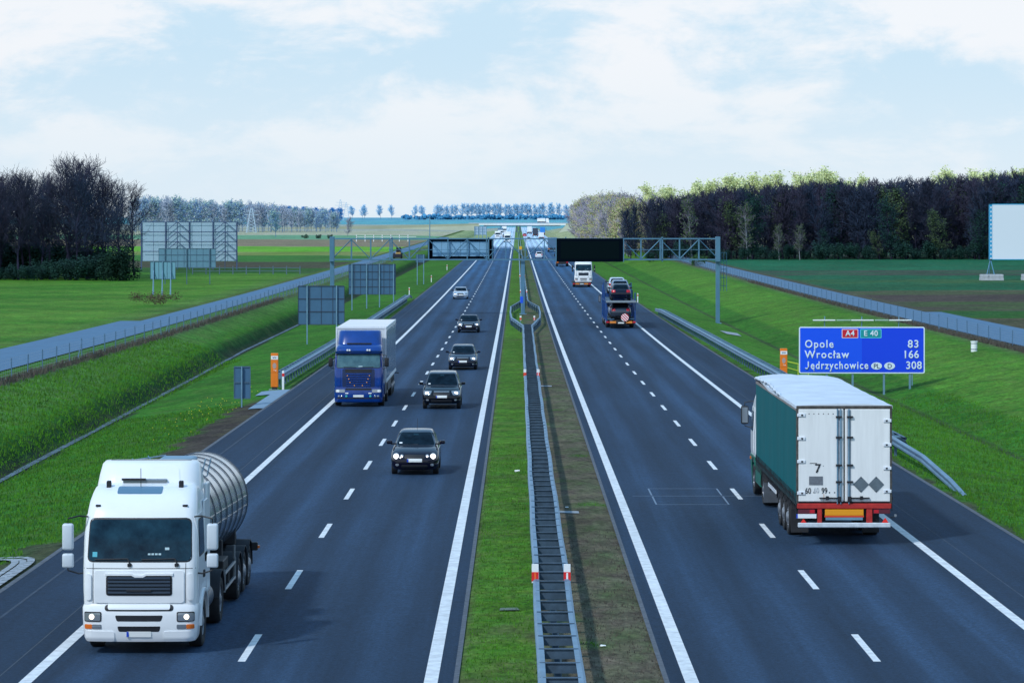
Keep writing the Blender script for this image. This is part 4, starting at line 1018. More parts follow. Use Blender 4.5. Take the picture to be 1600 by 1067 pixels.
boxes('headboard', [(-1.25, 1.25, Y0c, Y0c + .06, 1.2, 3.82)], WHITE2, t)
bm = bmesh.new(); NX, NY = 16, 90; gr = []
for j in range(NY + 1):
    y = Y0c - .03 + (Y1c - Y0c + .05) * j / NY; r = []; fr = 1 - j / NY
    for i in range(NX + 1):
        u = -1 + 2 * i / NX; x = u * 1.30
        lift = .10 * smooth((fr - .55) / .45) * (1 if u > 0 else .75)            # bunched up at the front end
        edge = (.05 * math.sin(fr * 9) * smooth((fr - .35) / .4)) * (u if u > 0 else 0)
        z = 3.80 + .07 * (1 - u * u) - .035 * abs(math.sin(y * 1.16)) * (1 - abs(u)) + lift * (.4 + .6 * (1 - u ** 4)) + edge + .004 * math.sin(x * 9 + y * 3)
        r.append(bm.verts.new((x, y, z)))
    # side lips folded down
    for u, idx in ((-1, 0), (1, NX)):
        pass
    gr.append(r)
for j in range(NY):
    for i in range(NX): bm.faces.new((gr[j][i], gr[j][i + 1], gr[j + 1][i + 1], gr[j + 1][i]))
    for e in (0, NX):
        pass
ed = [e for e in bm.edges if e.is_boundary]
ret = bmesh.ops.extrude_edge_only(bm, edges=ed)
for v in [g_ for g_ in ret['geom'] if isinstance(g_, bmesh.types.BMVert)]: v.co.z -= .075; v.co.x *= 1.005
bm_obj('roof_tarpaulin', bm, TARP, t, 70)
boxes('roof_rail', [(1.235, 1.30, Y0c, Y1c, 3.66, 3.745), (-1.30, -1.235, Y0c, Y1c, 3.66, 3.745)], mat('brownish_roof_rail', (.30, .26, .25), .7, var=.4, vscale=4), t)
# loose tarp roll along the left edge near the front
bm = bmesh.new(); tube(bm, [(1.30 - .02 * math.sin(y), y, 3.80 + .10 * max(0, math.sin((y - Y0c) * .32 + .2)) + .015 * math.sin(y * 7)) for y in np.linspace(Y0c, Y0c + 9, 50)], [.035 + .02 * math.sin(k) for k in range(50)], 8)
bm_obj('tarpaulin_roll', bm, TARP, t, 60)
# rear frame and doors
RY = Y1c
fr = boxes('rear_frame', [(-1.29, -1.22, RY - .06, RY + .03, 1.16, 3.80), (1.22, 1.29, RY - .06, RY + .03, 1.16, 3.80), (-1.29, 1.29, RY - .06, RY + .035, 3.72, 3.80)], RUST, t, bev=.008)
for s in (-1, 1):
    d = boxes('rear_door', [(min(s * .018, s * 1.235), max(s * .018, s * 1.235), RY - .02, RY + .04, 1.22, 3.71)], DOOR, t, bev=.012)
    boxes('door_seal', [(min(s * .02, s * 1.245), max(s * .02, s * 1.245), RY - .03, RY + .025, 1.19, 3.735)], BLACK, d)
    boxes('door_edge_trim', [(s * .13 - .05, s * .13 + .05, RY + .04, RY + .048, 1.24, 3.69)], mat('grey_trim', (.36, .42, .48), .5, var=.4, vscale=3), d)
    bars('lock_rod', [[(s * .10, RY + .075, 1.16), (s * .10, RY + .075, 3.72)], [(s * .19, RY + .07, 1.16), (s * .19, RY + .07, 3.72)]] if s > 0 else [[(s * .12, RY + .075, 1.16), (s * .12, RY + .075, 3.72)]], .018, STEEL, d)
    for z in (1.45, 2.3, 2.92, 3.55) if s > 0 else (1.5, 2.12, 2.75, 3.4):
        h = boxes('hinge', [(min(s * 1.05, s * 1.27), max(s * 1.05, s * 1.27), RY + .04, RY + .07, z - .045, z + .045)], WHITE2, d, bev=.01)
        boxes('hinge_bolt', [(s * 1.14 - .025, s * 1.14 + .025, RY + .07, RY + .08, z - .02, z + .02)], BLACK, h)
    boxes('lock_handle', [(min(s * .12, s * .68), max(s * .12, s * .68), RY + .06, RY + .10, 1.30, 1.335), (s * .46 - .04, s * .46 + .04, RY + .05, RY + .11, 1.27, 1.37), (s * .14 - .05, s * .14 + .05, RY + .06, RY + .12, 1.22, 1.36)], BLACK, d, bev=.008)
    boxes('rod_guide', [(s * .15 - .08, s * .15 + .08, RY + .05, RY + .10, z - .025, z + .025) for z in (1.75, 2.2, 2.95, 3.5)], DARK, d)
    if s > 0:
        boxes('rivet', [(1.08 - .13 * k - .012, 1.08 - .13 * k + .012, RY + .04, RY + .045, 3.57, 3.595) for k in range(8)], BLACK, d)
        # writing and marks (door on the left as seen from behind)
        boxes('grey_plate', [(.58, .95, RY + .041, RY + .052, 1.67, 1.90)], mat('grey_label', (.17, .19, .22), .5, var=.3, vscale=12), d)
        text_obj('marking', '7', .34, BLACK, d, (.80, RY + .048, 2.0), (PI / 2, 0, PI), bold=.004, sx=1.0)
        boxes('marking', [(.74, .93, RY + .042, RY + .048, 2.245, 2.26), (.70, .725, RY + .042, RY + .048, 2.02, 2.06), (.56, .575, RY + .042, RY + .048, 2.17, 2.19)], BLACK, d)
        text_obj('marking', '60', .22, BLACK, d, (1.06, RY + .048, 1.44), (PI / 2, 0, PI), bold=.002, sx=.75)
        text_obj('marking', '60', .20, mat('faded_ink', (.50, .53, .56), .7), d, (.83, RY + .048, 1.46), (PI / 2, 0, PI), sx=.75)
        text_obj('marking', '99', .22, BLACK, d, (.62, RY + .048, 1.44), (PI / 2, 0, PI), bold=.002, sx=.75)
        boxes('marking', [(xx - .014, xx + .014, RY + .042, RY + .048, 1.45, 1.48) for xx in (1.13, .82, .40, .26)], BLACK, d)
        boxes('rust_streak', [(.545, .557, RY + .041, RY + .044, 1.24, 1.43)], mat('orange_rust', (.5, .22, .08), .8), d)
    else:
        bm = bmesh.new()
        for xc in (-.45, -.86):
            q = [(xc - .215, 1.68), (xc, 1.90), (xc + .215, 1.68), (xc, 1.46)]
            a = [bm.verts.new((x, RY + .05, z)) for x, z in q]; b_ = [bm.verts.new((x, RY + .04, z)) for x, z in q]
            bm.faces.new(a)
            for k in range(4): bm.faces.new((a[k], a[(k + 1) % 4], b_[(k + 1) % 4], b_[k]))
        bm_obj('hazard_diamond', bm, mat('slate_diamond', (.13, .17, .20), .5, var=.3, vscale=6), d)
        boxes('diamond_bolt', [(x - .012, x + .012, RY + .05, RY + .054, z - .012, z + .012) for x in (-.45, -.86) for z in (1.86, 1.5)], BLACK, d)
beam = boxes('rear_beam', [(-1.27, 1.27, RY - .08, RY + .06, 1.03, 1.17), (-.76, -.60, RY - .06, RY + .04, .62, 1.03), (.60, .72, RY - .06, RY + .04, .62, 1.03)], REDP, t, bev=.012)
boxes('long_vehicle_board', [(-.52, .52, RY + .0, RY + .05, .845, 1.01)], mat('amber_board', (.85, .33, .01), .4), t, bev=.006)
boxes('board_rim', [(-.53, .53, RY - .01, RY + .04, .80, .845)], mat('red_orange_rim', (.8, .07, .02), .4), t)
boxes('cross_plate', [(-.5, .5, RY - .02, RY + .03, .72, .80)], STEEL, t)
boxes('number_plate', [(.75, 1.25, RY + .0, RY + .03, .77, .885)], WHT, t); boxes('plate_strip', [(1.25, 1.29, RY, RY + .03, .77, .885)], EUB, t)
for s in (-1, 1):
    tl = boxes('tail_light', [(min(s * .78, s * 1.24), max(s * .78, s * 1.24), RY - .02, RY + .035, .89, 1.02)], mat('dark_red_lens', (.12, .02, .035), .3), t, bev=.012)
    boxes('lamp_segment', [(min(s * .8, s * .93), max(s * .8, s * .93), RY + .03, RY + .04, .91, 1.0)], REDL, tl)
    bm = bmesh.new(); q = [(s * 1.1 - .09, .655), (s * 1.1 + .09, .655), (s * 1.1, .79)]
    if s > 0: q = [(1.02, .655), (1.18, .655), (1.10, .76)]
    a = [bm.verts.new((x, RY + .06, z)) for x, z in q]; b_ = [bm.verts.new((x, RY + .05, z)) for x, z in q]; bm.faces.new(a)
    for k in range(3): bm.faces.new((a[k], a[(k + 1) % 3], b_[(k + 1) % 3], b_[k]))
    bm_obj('triangle_reflector', bm, mat('bright_red', (.9, .03, .02), .4), t)
boxes('underrun_bar', [(-1.25, 1.25, RY - .02, RY + .08, .52, .65)], mat('scuffed_white_bar', (.66, .72, .78), .5, var=.3, vscale=5), t, bev=.02)
boxes('bar_bracket', [(-.72, -.64, RY - .06, RY, .5, 1.0), (.62, .70, RY - .06, RY, .5, 1.0)], DARK, t)
bars('dangling_hose', [[(-.8, RY, .9), (-.85, RY + .02, .74), (-.92, RY, .68)], [(1.28, RY, 1.2), (1.32, RY, .72)]], .012, BLACK, t)
boxes('side_lamp', [(-1.42, -1.36, RY - .1, RY - .04, .8, .86)], LENS, t)
bars('lamp_arm', [[(-1.25, RY - .07, .78), (-1.38, RY - .07, .79)]], .015, BLACK, t)

# ---------------------------------------------------------------- car transporter
XT, YT = 9.02, 260.5
LT = 15.5
t = thing('car_transporter', 'blue two deck car transporter loaded with dark cars, driving away in the outer right lane', 'lorry', (XT, YT + LT, zr(268)), PI)
BT = mat('transporter_blue', (.006, .06, .24), .45, var=.3)
sh = Shell([(.9, .0, 2.0, 1.2, .2, .08, .05), (2.5, .1, 2.0, 1.18, .2, .08, .05), (2.8, .3, 2.0, 1.1, .2, .1, .05)])
sh.build('cab', BT, t); sh.patch('windshield', 'front', 1.9, 2.55, -1.0, 1.0, GLASS, t, off=.01)
boxes('chassis', [(-.5, .5, .5, 15.3, .45, .75), (-1.22, 1.22, 14.9, 15.4, .45, .62)], DARK, t)
for s in (-1, 1):
    boxes('deck_track', [(s * .85 - .28, s * .85 + .28, 1.8, 15.3, .78, .84)], STEELD, t)
    boxes('upper_track', [(s * .85 - .28, s * .85 + .28, 1.0, 15.5, 2.34, 2.42)], STEELD, t)
    boxes('side_beam', [(s * 1.22 - .04, s * 1.22 + .04, 1.6, 15.4, .62, .80)], BT, t); boxes('upper_beam', [(s * 1.22 - .04, s * 1.22 + .04, .8, 15.5, 2.22, 2.38)], BT, t)
    for y, z1 in ((2.2, 3.5), (5.6, 3.8), (8.6, 3.2), (11.4, 2.3), (14.9, 3.1 if s < 0 else 2.3)):
        boxes('pillar', [(s * 1.24 - .05, s * 1.24 + .05, y - .10, y + .10, .6, z1)], BT, t, bev=.01)
    bars('pillar_brace', [[(s * 1.22, 5.6, .8), (s * 1.22, 8.5, 2.25)], [(s * 1.22, 11.4, 2.25), (s * 1.22, 14.7, .8)], [(s * 1.22, 2.2, 3.5), (s * 1.22, 5.6, 2.5)]], .04, BT, t)
    for y in (1.3, 5.0, 10.8, 12.1): wheel(t, s * 1.22, y, .45, .34, 'trailer', s)
    boxes('tail_lamp', [(s * 1.15 - .13, s * 1.15 + .13, 15.4, 15.46, .50, .64)], REDL, t, bev=.01)
    boxes('marker_board', [(s * .70 - .27, s * .70 + .27, 15.4, 15.45, .47, .66)], mat('orange_board', (.75, .25, .04), .4), t)
    mirror_pair(t, .3, 1.33, 1.9, 2.5, .22, BLACK, s)
boxes('upper_deck_end', [(-1.3, 1.3, 15.4, 15.55, 2.26, 2.44)], mat('pale_deck_end', (.25, .30, .34), .5, .2), t, bev=.01)
boxes('number_plate', [(-.26, .26, 15.42, 15.46, .45, .56)], PLATE, t)
bm = bmesh.new(); bmesh.ops.create_circle(bm, cap_ends=True, segments=28, radius=.34, matrix=Matrix.Translation((-.33, 15.56, .98)) @ Matrix.Rotation(PI / 2, 4, 'X'))
m_ = bpy.data.materials.new('red_white_stripes'); m_.use_nodes = True; nt = m_.node_tree; tc = nt.nodes.new('ShaderNodeTexCoord'); sp = nt.nodes.new('ShaderNodeSeparateXYZ'); nt.links.new(tc.outputs['Object'], sp.inputs[0])
q = mathn(nt, 'FRACT', mathn(nt, 'MULTIPLY', mathn(nt, 'SUBTRACT', sp.outputs['X'], sp.outputs['Z']), 4.2), 0); q = mathn(nt, 'GREATER_THAN', q, .5)
mx = nt.nodes.new('ShaderNodeMix'); mx.data_type = 'RGBA'; mx.inputs['A'].default_value = (.85, .85, .85, 1); mx.inputs['B'].default_value = (.7, .02, .03, 1); nt.links.new(q, mx.inputs['Factor'])
nt.links.new(mx.outputs['Result'], nt.nodes['Principled BSDF'].inputs['Base Color'])
bm_obj('striped_disc', bm, m_, t)
zt_ = zr(268)
GC = 'cars loaded on the transporter'
yy = lambda l: YT + LT - l
car('hatchback_car', 'dark hatchback at the tail of the transporter upper deck', (XT, yy(10.9), zt_ + 2.42), PI, NAVY, W=1.76, L=4.3, H=1.46, lights=False, group=GC, roof=GUN, plate=False)
car('hatchback_car', 'grey roofed car second from the tail on the transporter upper deck', (XT + .1, yy(6.3), zt_ + 2.62), PI, NAVY2, W=1.76, L=4.3, H=1.5, lights=False, group=GC, roof=SLR, plate=False)
car('hatchback_car', 'pale silver car at the front of the transporter upper deck', (XT, yy(1.7), zt_ + 2.8), PI, SILV, W=1.7, L=4.2, H=1.45, lights=False, group=GC, plate=False)
car('sedan_car', 'dark saloon behind the striped disc at the tail of the transporter lower deck', (XT, yy(10.6), zt_ + .84), PI, GUN, kind='sedan', W=1.76, L=4.5, H=1.42, lights=False, group=GC, plate=False)
car('hatchback_car', 'silver car ahead of the dark saloon on the transporter lower deck', (XT, yy(5.9), zt_ + .84), PI, SILV, W=1.74, L=4.2, H=1.42, lights=False, group=GC, plate=False)

# ---------------------------------------------------------------- white tractor unit carried backwards on a low trailer
XW, YW = 9.35, 423.0
t = thing('low_trailer', 'low dark trailer with red and amber tail lamps under the white tractor unit', 'trailer', (XW - .25, YW - .6, zr(427)))
boxes('deck', [(-1.27, 1.27, .0, 11.0, .50, .66)], DARK, t); boxes('tail_beam', [(-1.3, 1.3, -.05, .1, .30, .62)], DARK, t, bev=.02)
for s in (-1, 1):
    boxes('tail_lamp', [(s * 1.12 - .14, s * 1.12 + .14, -.09, -.05, .40, .56)], REDL, t); boxes('marker_board', [(s * .62 - .28, s * .62 + .28, -.09, -.05, .38, .56)], mat('orange_board', (.75, .25, .04), .4), t)
    for y in (1.6, 2.9, 4.2): wheel(t, s * 1.22, y, .38, .34, 'trailer', s)
boxes('number_plate', [(-.26, .26, -.09, -.05, .4, .52)], PLATE, t)
t = thing('tractor_unit', 'white lorry tractor unit facing the viewer, carried on the low trailer behind the transporter', 'lorry', (XW, YW - .4, zr(427) + .42))
man_cab(t, WHITE, lights=False, lowbed=True)
boxes('chassis', [(-.45, .45, 1.2, 6.0, .62, .9)], DARK, t)
for y in (1.42, 5.0):
    for s in (-1, 1): wheel(t, s * 1.2, y, .48, .32, 'truck', s)

# ---------------------------------------------------------------- distant lorries
def far_box(name, label, x, y, body, rear=True, cabc=WHITE, H=3.95, L=13, W=2.5, tone='away', grp=None):
    """tone away = seen from behind, toward = front towards the viewer; local y=0 is the front of the vehicle"""
    away = tone == 'away'
    t = thing(name, label, 'lorry', (x, y + (L if away else 0), zr(y)), PI if away else 0, grp)
    sh = Shell([(.35, .0, 1.9, W / 2 - .03, .15, .05, .05), (1.9, .05, 1.9, W / 2 - .03, .15, .05, .05), (2.6, .25, 1.9, W / 2 - .08, .2, .08, .05), (3.0, .5, 1.9, W / 2 - .15, .25, .1, .05)])
    sh.build('cab', cabc, t)
    sh.patch('windshield', 'front', 1.75, 2.55, -1.05, 1.05, GLASS, t, off=.012, r=.05)
    sh.patch('grille', 'front', .9, 1.3, -.75, .75, BLACK, t, off=.012, r=.05)
    boxes('box_body', [(-W / 2, W / 2, 2.2, L, 1.1, H)], body, t, bev=.04)
    boxes('chassis', [(-.9, .9, .5, L - .1, .55, 1.09), (-1.15, 1.15, L - .2, L - .05, .5, .75)], DARK, t)
    for s in (-1, 1):
        for yy_ in (1.3, L - 4.6, L - 2.6): wheel(t, s * (W / 2 - .02), yy_, .5, .4, 'trailer', s)
        boxes('tail_lamp', [(s * .95 - .2, s * .95 + .2, L - .04, L, .75, .95)], ORNG if s > 0 else REDL, t)
        if not away: sh.patch('headlight', 'front', .65, .82, min(s * .75, s * 1.1), max(s * .75, s * 1.1), LENS, t, off=.014, r=.02)
        boxes('mirror', [(s * (W / 2 + .16) - .1, s * (W / 2 + .16) + .1, .2, .32, 1.9, 2.5)], BLACK, t, bev=.03)
    return t
far_box('box_lorry', 'grey blue box lorry half hidden by the black message panel', 9.85, 833, mat('grey_blue_box', (.10, .20, .34), .5, var=.2), L=12, W=2.55)
far_box('box_lorry', 'dark lorry whose tail shows under the black message panel', 9.0, 597, mat('near_black_box', (.02, .03, .045), .5), L=10, H=3.7)
far_box('box_lorry', 'white lorry in the inner lane coming from the far bridge', -3.65, 1117, WHITE, tone='toward', L=12)
far_box('box_lorry', 'white van bodied lorry in the outer lane coming from the far bridge', -8.35, 1290, WHITE, tone='toward', L=8, H=3.2)
far_box('box_lorry', 'tall white lorry just emerging from under the far bridge', -7.0, 1640, WHITE, tone='toward', L=14, cabc=WHITE)
far_box('box_lorry', 'white lorry with a dark cab side behind the two nearer white lorries', -7.9, 1420, mat('teal_grey_box', (.1, .2, .3), .5), tone='toward', L=12)
far_box('box_lorry', 'small white box van on the right carriageway before the far bridge', 10.0, 1240, WHITE, L=6.5, H=3.0, W=2.2)
far_box('box_lorry', 'dark box lorry between white ones before the far bridge', 8.6, 1420, mat('dark_slate_box', (.04, .05, .08), .5), L=12)
far_box('box_lorry', 'bright blue lorry near the far bridge embankment', 13.0, 1530, mat('bright_blue_box', (.02, .22, .65), .5), L=12, H=3.8)
far_box('box_lorry', 'white and red lorry on the inner lane near the far bridge', 6.6, 1600, WHITE, L=12, H=4.0)
car('hatchback_car', 'white car on the right carriageway just before the far bridge', (4.6, 1196, zr(1196)), PI, mat('white_car_paint', (.75, .8, .85), .3), W=1.8, L=4.2, H=1.55, lights=False)
car('hatchback_car', 'dark car between two white lorries on the far left carriageway', (-5.6, 1330, zr(1330)), 0, NAVY, W=1.8, L=4.2, H=1.6, lights=True)
car('hatchback_car', 'red car on the right carriageway near the far bridge', (3.6, 1420, zr(1420)), PI, mat('red_car_paint', (.55, .02, .05), .3), W=1.8, L=4.2, H=1.5, lights=False)
# ================================================================== ROAD FURNITURE
W_OUT = [(.09, .745), (.0, .75), (-.045, .715), (-.045, .665), (.005, .635), (.005, .575), (-.045, .545), (-.045, .485), (.0, .45)]
def wbeam(name, path, side, m, parent, dz=0, prof=W_OUT):
    bm = bmesh.new(); sweep(bm, [(a * side, b + dz) for a, b in prof], path)
    return bm_obj(name, bm, m, parent, 30)
def dens(path, step=4.0):
    out = []
    for (a, b) in zip(path[:-1], path[1:]):
        n = max(1, int(abs(b[1] - a[1]) / step))
        for i in range(n):
            t = i / n; out.append((a[0] + (b[0] - a[0]) * t, a[1] + (b[1] - a[1]) * t))
    out.append(path[-1]); return out
# --- central barrier
LP = [(.40, 40), (.40, 120), (.43, 180), (.48, 247), (-.50, 268), (-.66, 282), (-.66, 304), (.30, 324), (.42, 332), (.45, 700), (.4, 1800)]
RP = [(1.13, 40), (1.13, 120), (1.17, 180), (1.24, 247), (2.05, 268), (2.20, 282), (2.20, 304), (1.25, 324), (1.17, 332), (1.15, 700), (1.1, 1800)]
def px_(P, y): return float(np.interp(y, [p[1] for p in P], [p[0] for p in P]))
t = thing('median_barrier', 'long galvanised double guard rail with ladder like cross bars down the grass median', 'guard rail', (0.78, 60, zr(60)))
def rel(p): return (p[0] - .78, p[1] - 60, p[2] - zr(60))
def full(P): return [rel((x + .012 * math.sin(y * .37 + x), y, zr(y) + .01 * math.sin(y * .51))) for x, y in dens(P)]
RAIL = mat('galvanised_rail', (.17, .30, .42), .48, .35, var=.28, vscale=1.4)
BARM = mat('galvanised_crossbar', (.07, .12, .18), .6, .25, var=.4, vscale=4)
wbeam('rail', full(LP), -1 * -1, RAIL, t); wbeam('rail', full(RP), -1, RAIL, t)
def crossbar(bm, y, x0, x1):
    z = zr(y); o = rel((0, y, z))
    a, b_ = x0 - .78 + .0, x1 - .78 - .0
    box(bm, a + .03, b_ - .03, o[1] + .0, o[1] + .025, o[2] + .56, o[2] + .735)
    box(bm, a - .0, b_ + .0, o[1] - .03, o[1] + .05, o[2] + .737, o[2] + .757)
k = 0; y = 48.2; rest = bmesh.new()
while y < 420:
    if not (250 < y < 330):
        if k < 98:
            bm = bmesh.new(); crossbar(bm, y, px_(LP, y), px_(RP, y)); bm_obj('cross_bar', bm, BARM, t)
        else: crossbar(rest, y, px_(LP, y), px_(RP, y))
    k += 1; y += 1.8
tag(bm_obj('cross_bar', rest, BARM, t), kind='stuff')
k = 0; y = 49.1; rest = bmesh.new()
while y < 420:
    xc = (px_(LP, y) + px_(RP, y)) / 2
    def post(bm, xc):
        o = rel((xc, y, zr(y)))
        for dx in (-.07, .05): box(bm, o[0] + dx, o[0] + dx + .02, o[1] - .05, o[1] + .05, o[2] - .05, o[2] + .60)
        box(bm, o[0] - .07, o[0] + .07, o[1] + .05, o[1] + .065, o[2] - .05, o[2] + .60)
    if 250 < y < 330:
        for P in (LP, RP): post(rest, px_(P, y))
    elif k < 75: bm = bmesh.new(); post(bm, xc); bm_obj('post', bm, STEELD, t)
    else: post(rest, xc)
    k += 1; y += 3.6
tag(bm_obj('post', rest, STEELD, t), kind='stuff')
# red and white markers on the barrier
def marker(x, y, label, w=.15, h=.42, z0=.66, orange=False, dist=0):
    t = thing('reflector_marker', label, 'marker', (x, y, zr(y)), 0, 'red and white reflector markers on the median barrier')
    boxes('panel', [(-w / 2, w / 2, -.012, .012, z0, z0 + h)], WHT, t, bev=.004)
    boxes('red_band', [(-w / 2 - .002, w / 2 + .002, -.016, .014, z0 + .04, z0 + h * .58)], REDREF, t)
    boxes('reflector', [(-.02, .02, -.022, -.014, z0 + .07, z0 + h * .54)], WHT if x > .8 else mat('orange_reflector', (.9, .14, .03), .4), t)
    boxes('bracket', [(-.025, .025, .015, .04, z0 - .18, z0 + .15)], STEEL, t)
for yb, nm in ((66.6, 'nearest'), (162, 'second'), (262, 'third'), (362, 'fourth'), (462, 'fifth')):
    for P, sd in ((LP, 'left'), (RP, 'right')):
        xx = px_(P, yb) + (.0 if sd == 'left' else -.02)
        if nm == 'third': xx = .05 + .25 if sd == 'left' else 1.5
        marker(xx, yb, 'white and red reflector on the %s rail, %s pair along the median barrier' % (sd, nm), orange=sd == 'left')
# far median sign: small yellow warning board
t = thing('median_sign', 'small yellow warning board on the median beyond the gantry', 'sign', (xat(813.5, 800), 800, zr(800)))
boxes('board', [(-.35, .35, 0, .05, .9, 1.9)], mat('yellow_board', (.85, .45, .03), .5), t, bev=.01); boxes('post', [(-.04, .04, .05, .12, 0, 1.8)], STEEL, t)
t = thing('median_sign', 'small blue keep side sign on the foot of the central gantry post', 'sign', (.45, 298.6, zr(298)))
boxes('board', [(-.15, .15, 0, .03, 1.2, 1.85)], mat('blue_sign_face', (.01, .10, .75), .5), t, bev=.01); boxes('post', [(-.03, .03, .03, .08, 0, 2.1)], STEEL, t)

# --- side guard rails
def guardrail(label, path, side, gap, y_end_px=None):
    """path of (x, y, height offset from road); side=-1 road lies to -x"""
    o0 = path[0]; base = (o0[0], o0[1], zr(o0[1]))
    t = thing('guard_rail', label, 'guard rail', base)
    def p3(P, dx=0): return [(x + dx - base[0], y - base[1], zr(y) + h - base[2]) for x, y, h in P]
    D = []
    for a, b in zip(path[:-1], path[1:]):
        n = max(1, int(abs(b[1] - a[1]) / 4))
        for i in range(n):
            q = i / n; D.append(tuple(a[j] + (b[j] - a[j]) * q for j in range(3)))
    D.append(path[-1])
    wbeam('rail', p3(D), 1 if side < 0 else -1, RAIL, t)
    full_ = [d for d in D if d[2] > -.15]
    wbeam('back_rail', p3(full_, -side * gap), -1 if side < 0 else 1, STEELD, t)
    ys = np.arange(full_[0][1] + 1, full_[-1][1] - 1, 2.0)
    xs = np.interp(ys, [d[1] for d in D], [d[0] for d in D]); hs_ = np.interp(ys, [d[1] for d in D], [d[2] for d in D])
    rest = bmesh.new()
    for k, (x, y, h) in enumerate(zip(xs, ys, hs_)):
        bm = bmesh.new() if k < 95 else rest
        lo_, hi_ = sorted((x, x - side * gap))
        box(bm, lo_ - base[0] + .02, hi_ - base[0] - .02, y - base[1], y - base[1] + .06, zr(y) + h + .66 - base[2], zr(y) + h + .745 - base[2])
        if k < 95: bm_obj('spacer', bm, STEEL, t)
    if len(ys) > 95: tag(bm_obj('spacer', rest, STEEL, t), kind='stuff')
    else: rest.free()
    for k in range(0, len(ys), 1 if len(ys) < 95 else 2):
        x, y, h = xs[k] - side * gap * .5, ys[k], hs_[k]
        g_ = ground_z(x, y) - .1
        boxes('post', [(x - base[0] - .05, x - base[0] + .05, y - base[1] + .07, y - base[1] + .12, g_ - base[2], zr(y) + h + .66 - base[2])], STEELD, t)
    return t
guardrail('galvanised guard rail along the right hard shoulder ending in the grass beside the green lorry', [(14.45, 97.0, -.78), (14.4, 100, -.5), (14.3, 106, -.15), (14.15, 113, 0), (14.1, 125, 0), (14.35, 170, 0), (14.3, 230, 0), (13.95, 290, 0), (13.8, 300, -.1)], -1, .48)
t = guardrail('galvanised guard rail along the left hard shoulder starting beside the orange phone pillar', [(-12.85, 164.5, 0), (-12.75, 200, 0), (-12.65, 300, 0), (-12.6, 352, 0), (-12.6, 360, -.4)], 1, .50)
bm = bmesh.new(); box(bm, -.46, .04, -.06, -.02, .42, .78, .03); bm_obj('end_cap', bm, RAIL, t); boxes('end_post', [(-.05, .03, -.1, -.04, -.1, .6), (-.42, -.34, -.1, -.04, -.1, .6)], STEEL, t)
# --- delineator posts
def delin(x, y, label, side):
    t = thing('delineator_post', label, 'marker post', (x, y, ground_z(x, y)), 0, 'white marker posts along the hard shoulders')
    boxes('post', [(-.06, .06, -.03, .03, -.05, 1.05)], WHT, t, bev=.02)
    boxes('red_band', [(-.063, .063, -.034, .034, .74, .90)], REDREF, t)
def dpx(x, y, label, h=9.45): D = F * h / (y - 345); delin((x - 808) * D / F, D, label, 1)
dpx(442.5, 609, 'red and white marker post at the near end of the left guard rail', 9.12)
dpx(639.5, 461, 'white marker post at the far end of the left guard rail', 9.4)
dpx(674, 441.5, 'white marker post on the left verge below the pair of thin sign posts')
dpx(698.5, 422.5, 'white marker post on the left verge nearest the gantry message board', 9.3)
dpx(996.5, 473, 'white marker post with red band right of the car transporter')
dpx(957, 449, 'marker post showing just above the silver car on the transporter')
dpx(929, 424, 'white marker post right of the white tractor unit', 9.3)
# --- emergency phones
def phone(x, y, label, sink=0):
    t = thing('emergency_phone', label, 'emergency phone', (x, y, ground_z(x, y) - sink), 0, 'orange emergency phone pillars')
    b_ = boxes('pillar', [(-.20, .20, -.12, .12, .14, 1.98)], ORNP, t, bev=.02); boxes('foot', [(-.14, .14, -.1, .1, -.05, .14)], BLACK, t); boxes('concrete_base', [(-.3, .3, -.2, .2, -.2, .02)], CONC, t)
    p = boxes('white_panel', [(-.19, .19, -.13, -.12, 1.64, 1.84)], WHT, t); text_obj('lettering', 'SOS', .12, mat('dark_blue_letter', (.02, .03, .15), .5), p, (0, -.133, 1.70), (PI / 2, 0, 0), 'CENTER', bold=.003)
    bm = bmesh.new(); bmesh.ops.create_circle(bm, cap_ends=True, segments=20, radius=.12, matrix=Matrix.Translation((0, -.125, 1.30)) @ Matrix.Rotation(PI / 2, 4, 'X') @ Matrix.Diagonal((.85, 1.35, 1, 1))); bm_obj('speaker_disc', bm, mat('beige_disc', (.45, .33, .30), .6), t)
    boxes('panel_seam', [(-.205, .205, -.123, .123, .93, .945)], mat('dark_orange', (.4, .08, .01), .5), t); boxes('button', [(.04, .10, -.135, -.12, 1.02, 1.06), (-.04, .0, -.135, -.12, 1.05, 1.08)], WHT, t)
phone(-13.2, 163.4, 'orange emergency phone pillar on the slab pad beside the left guard rail')
phone(15.05, 169.5, 'orange emergency phone pillar left of the blue distance sign', sink=-.05)
t = thing('hand_railing', 'short yellow green hand railing between the right orange pillar and the blue sign', 'railing', (16.0, 176.2, ground_z(16.0, 176.2)))
bars('top_bar', [[(-.3, 0, 1.15), (1.0, 0, .85)]], .04, mat('lime_paint', (.55, .65, .05), .5), t); bars('mid_bar', [[(-.3, 0, .8), (1.1, 0, .4)]], .03, MATS['lime_paint'], t)
bars('upright', [[(x, 0, -.3), (x, 0, 1.05 - .3 * x)] for x in (-.2, .5, 1.1)], .035, MATS['lime_paint'], t)

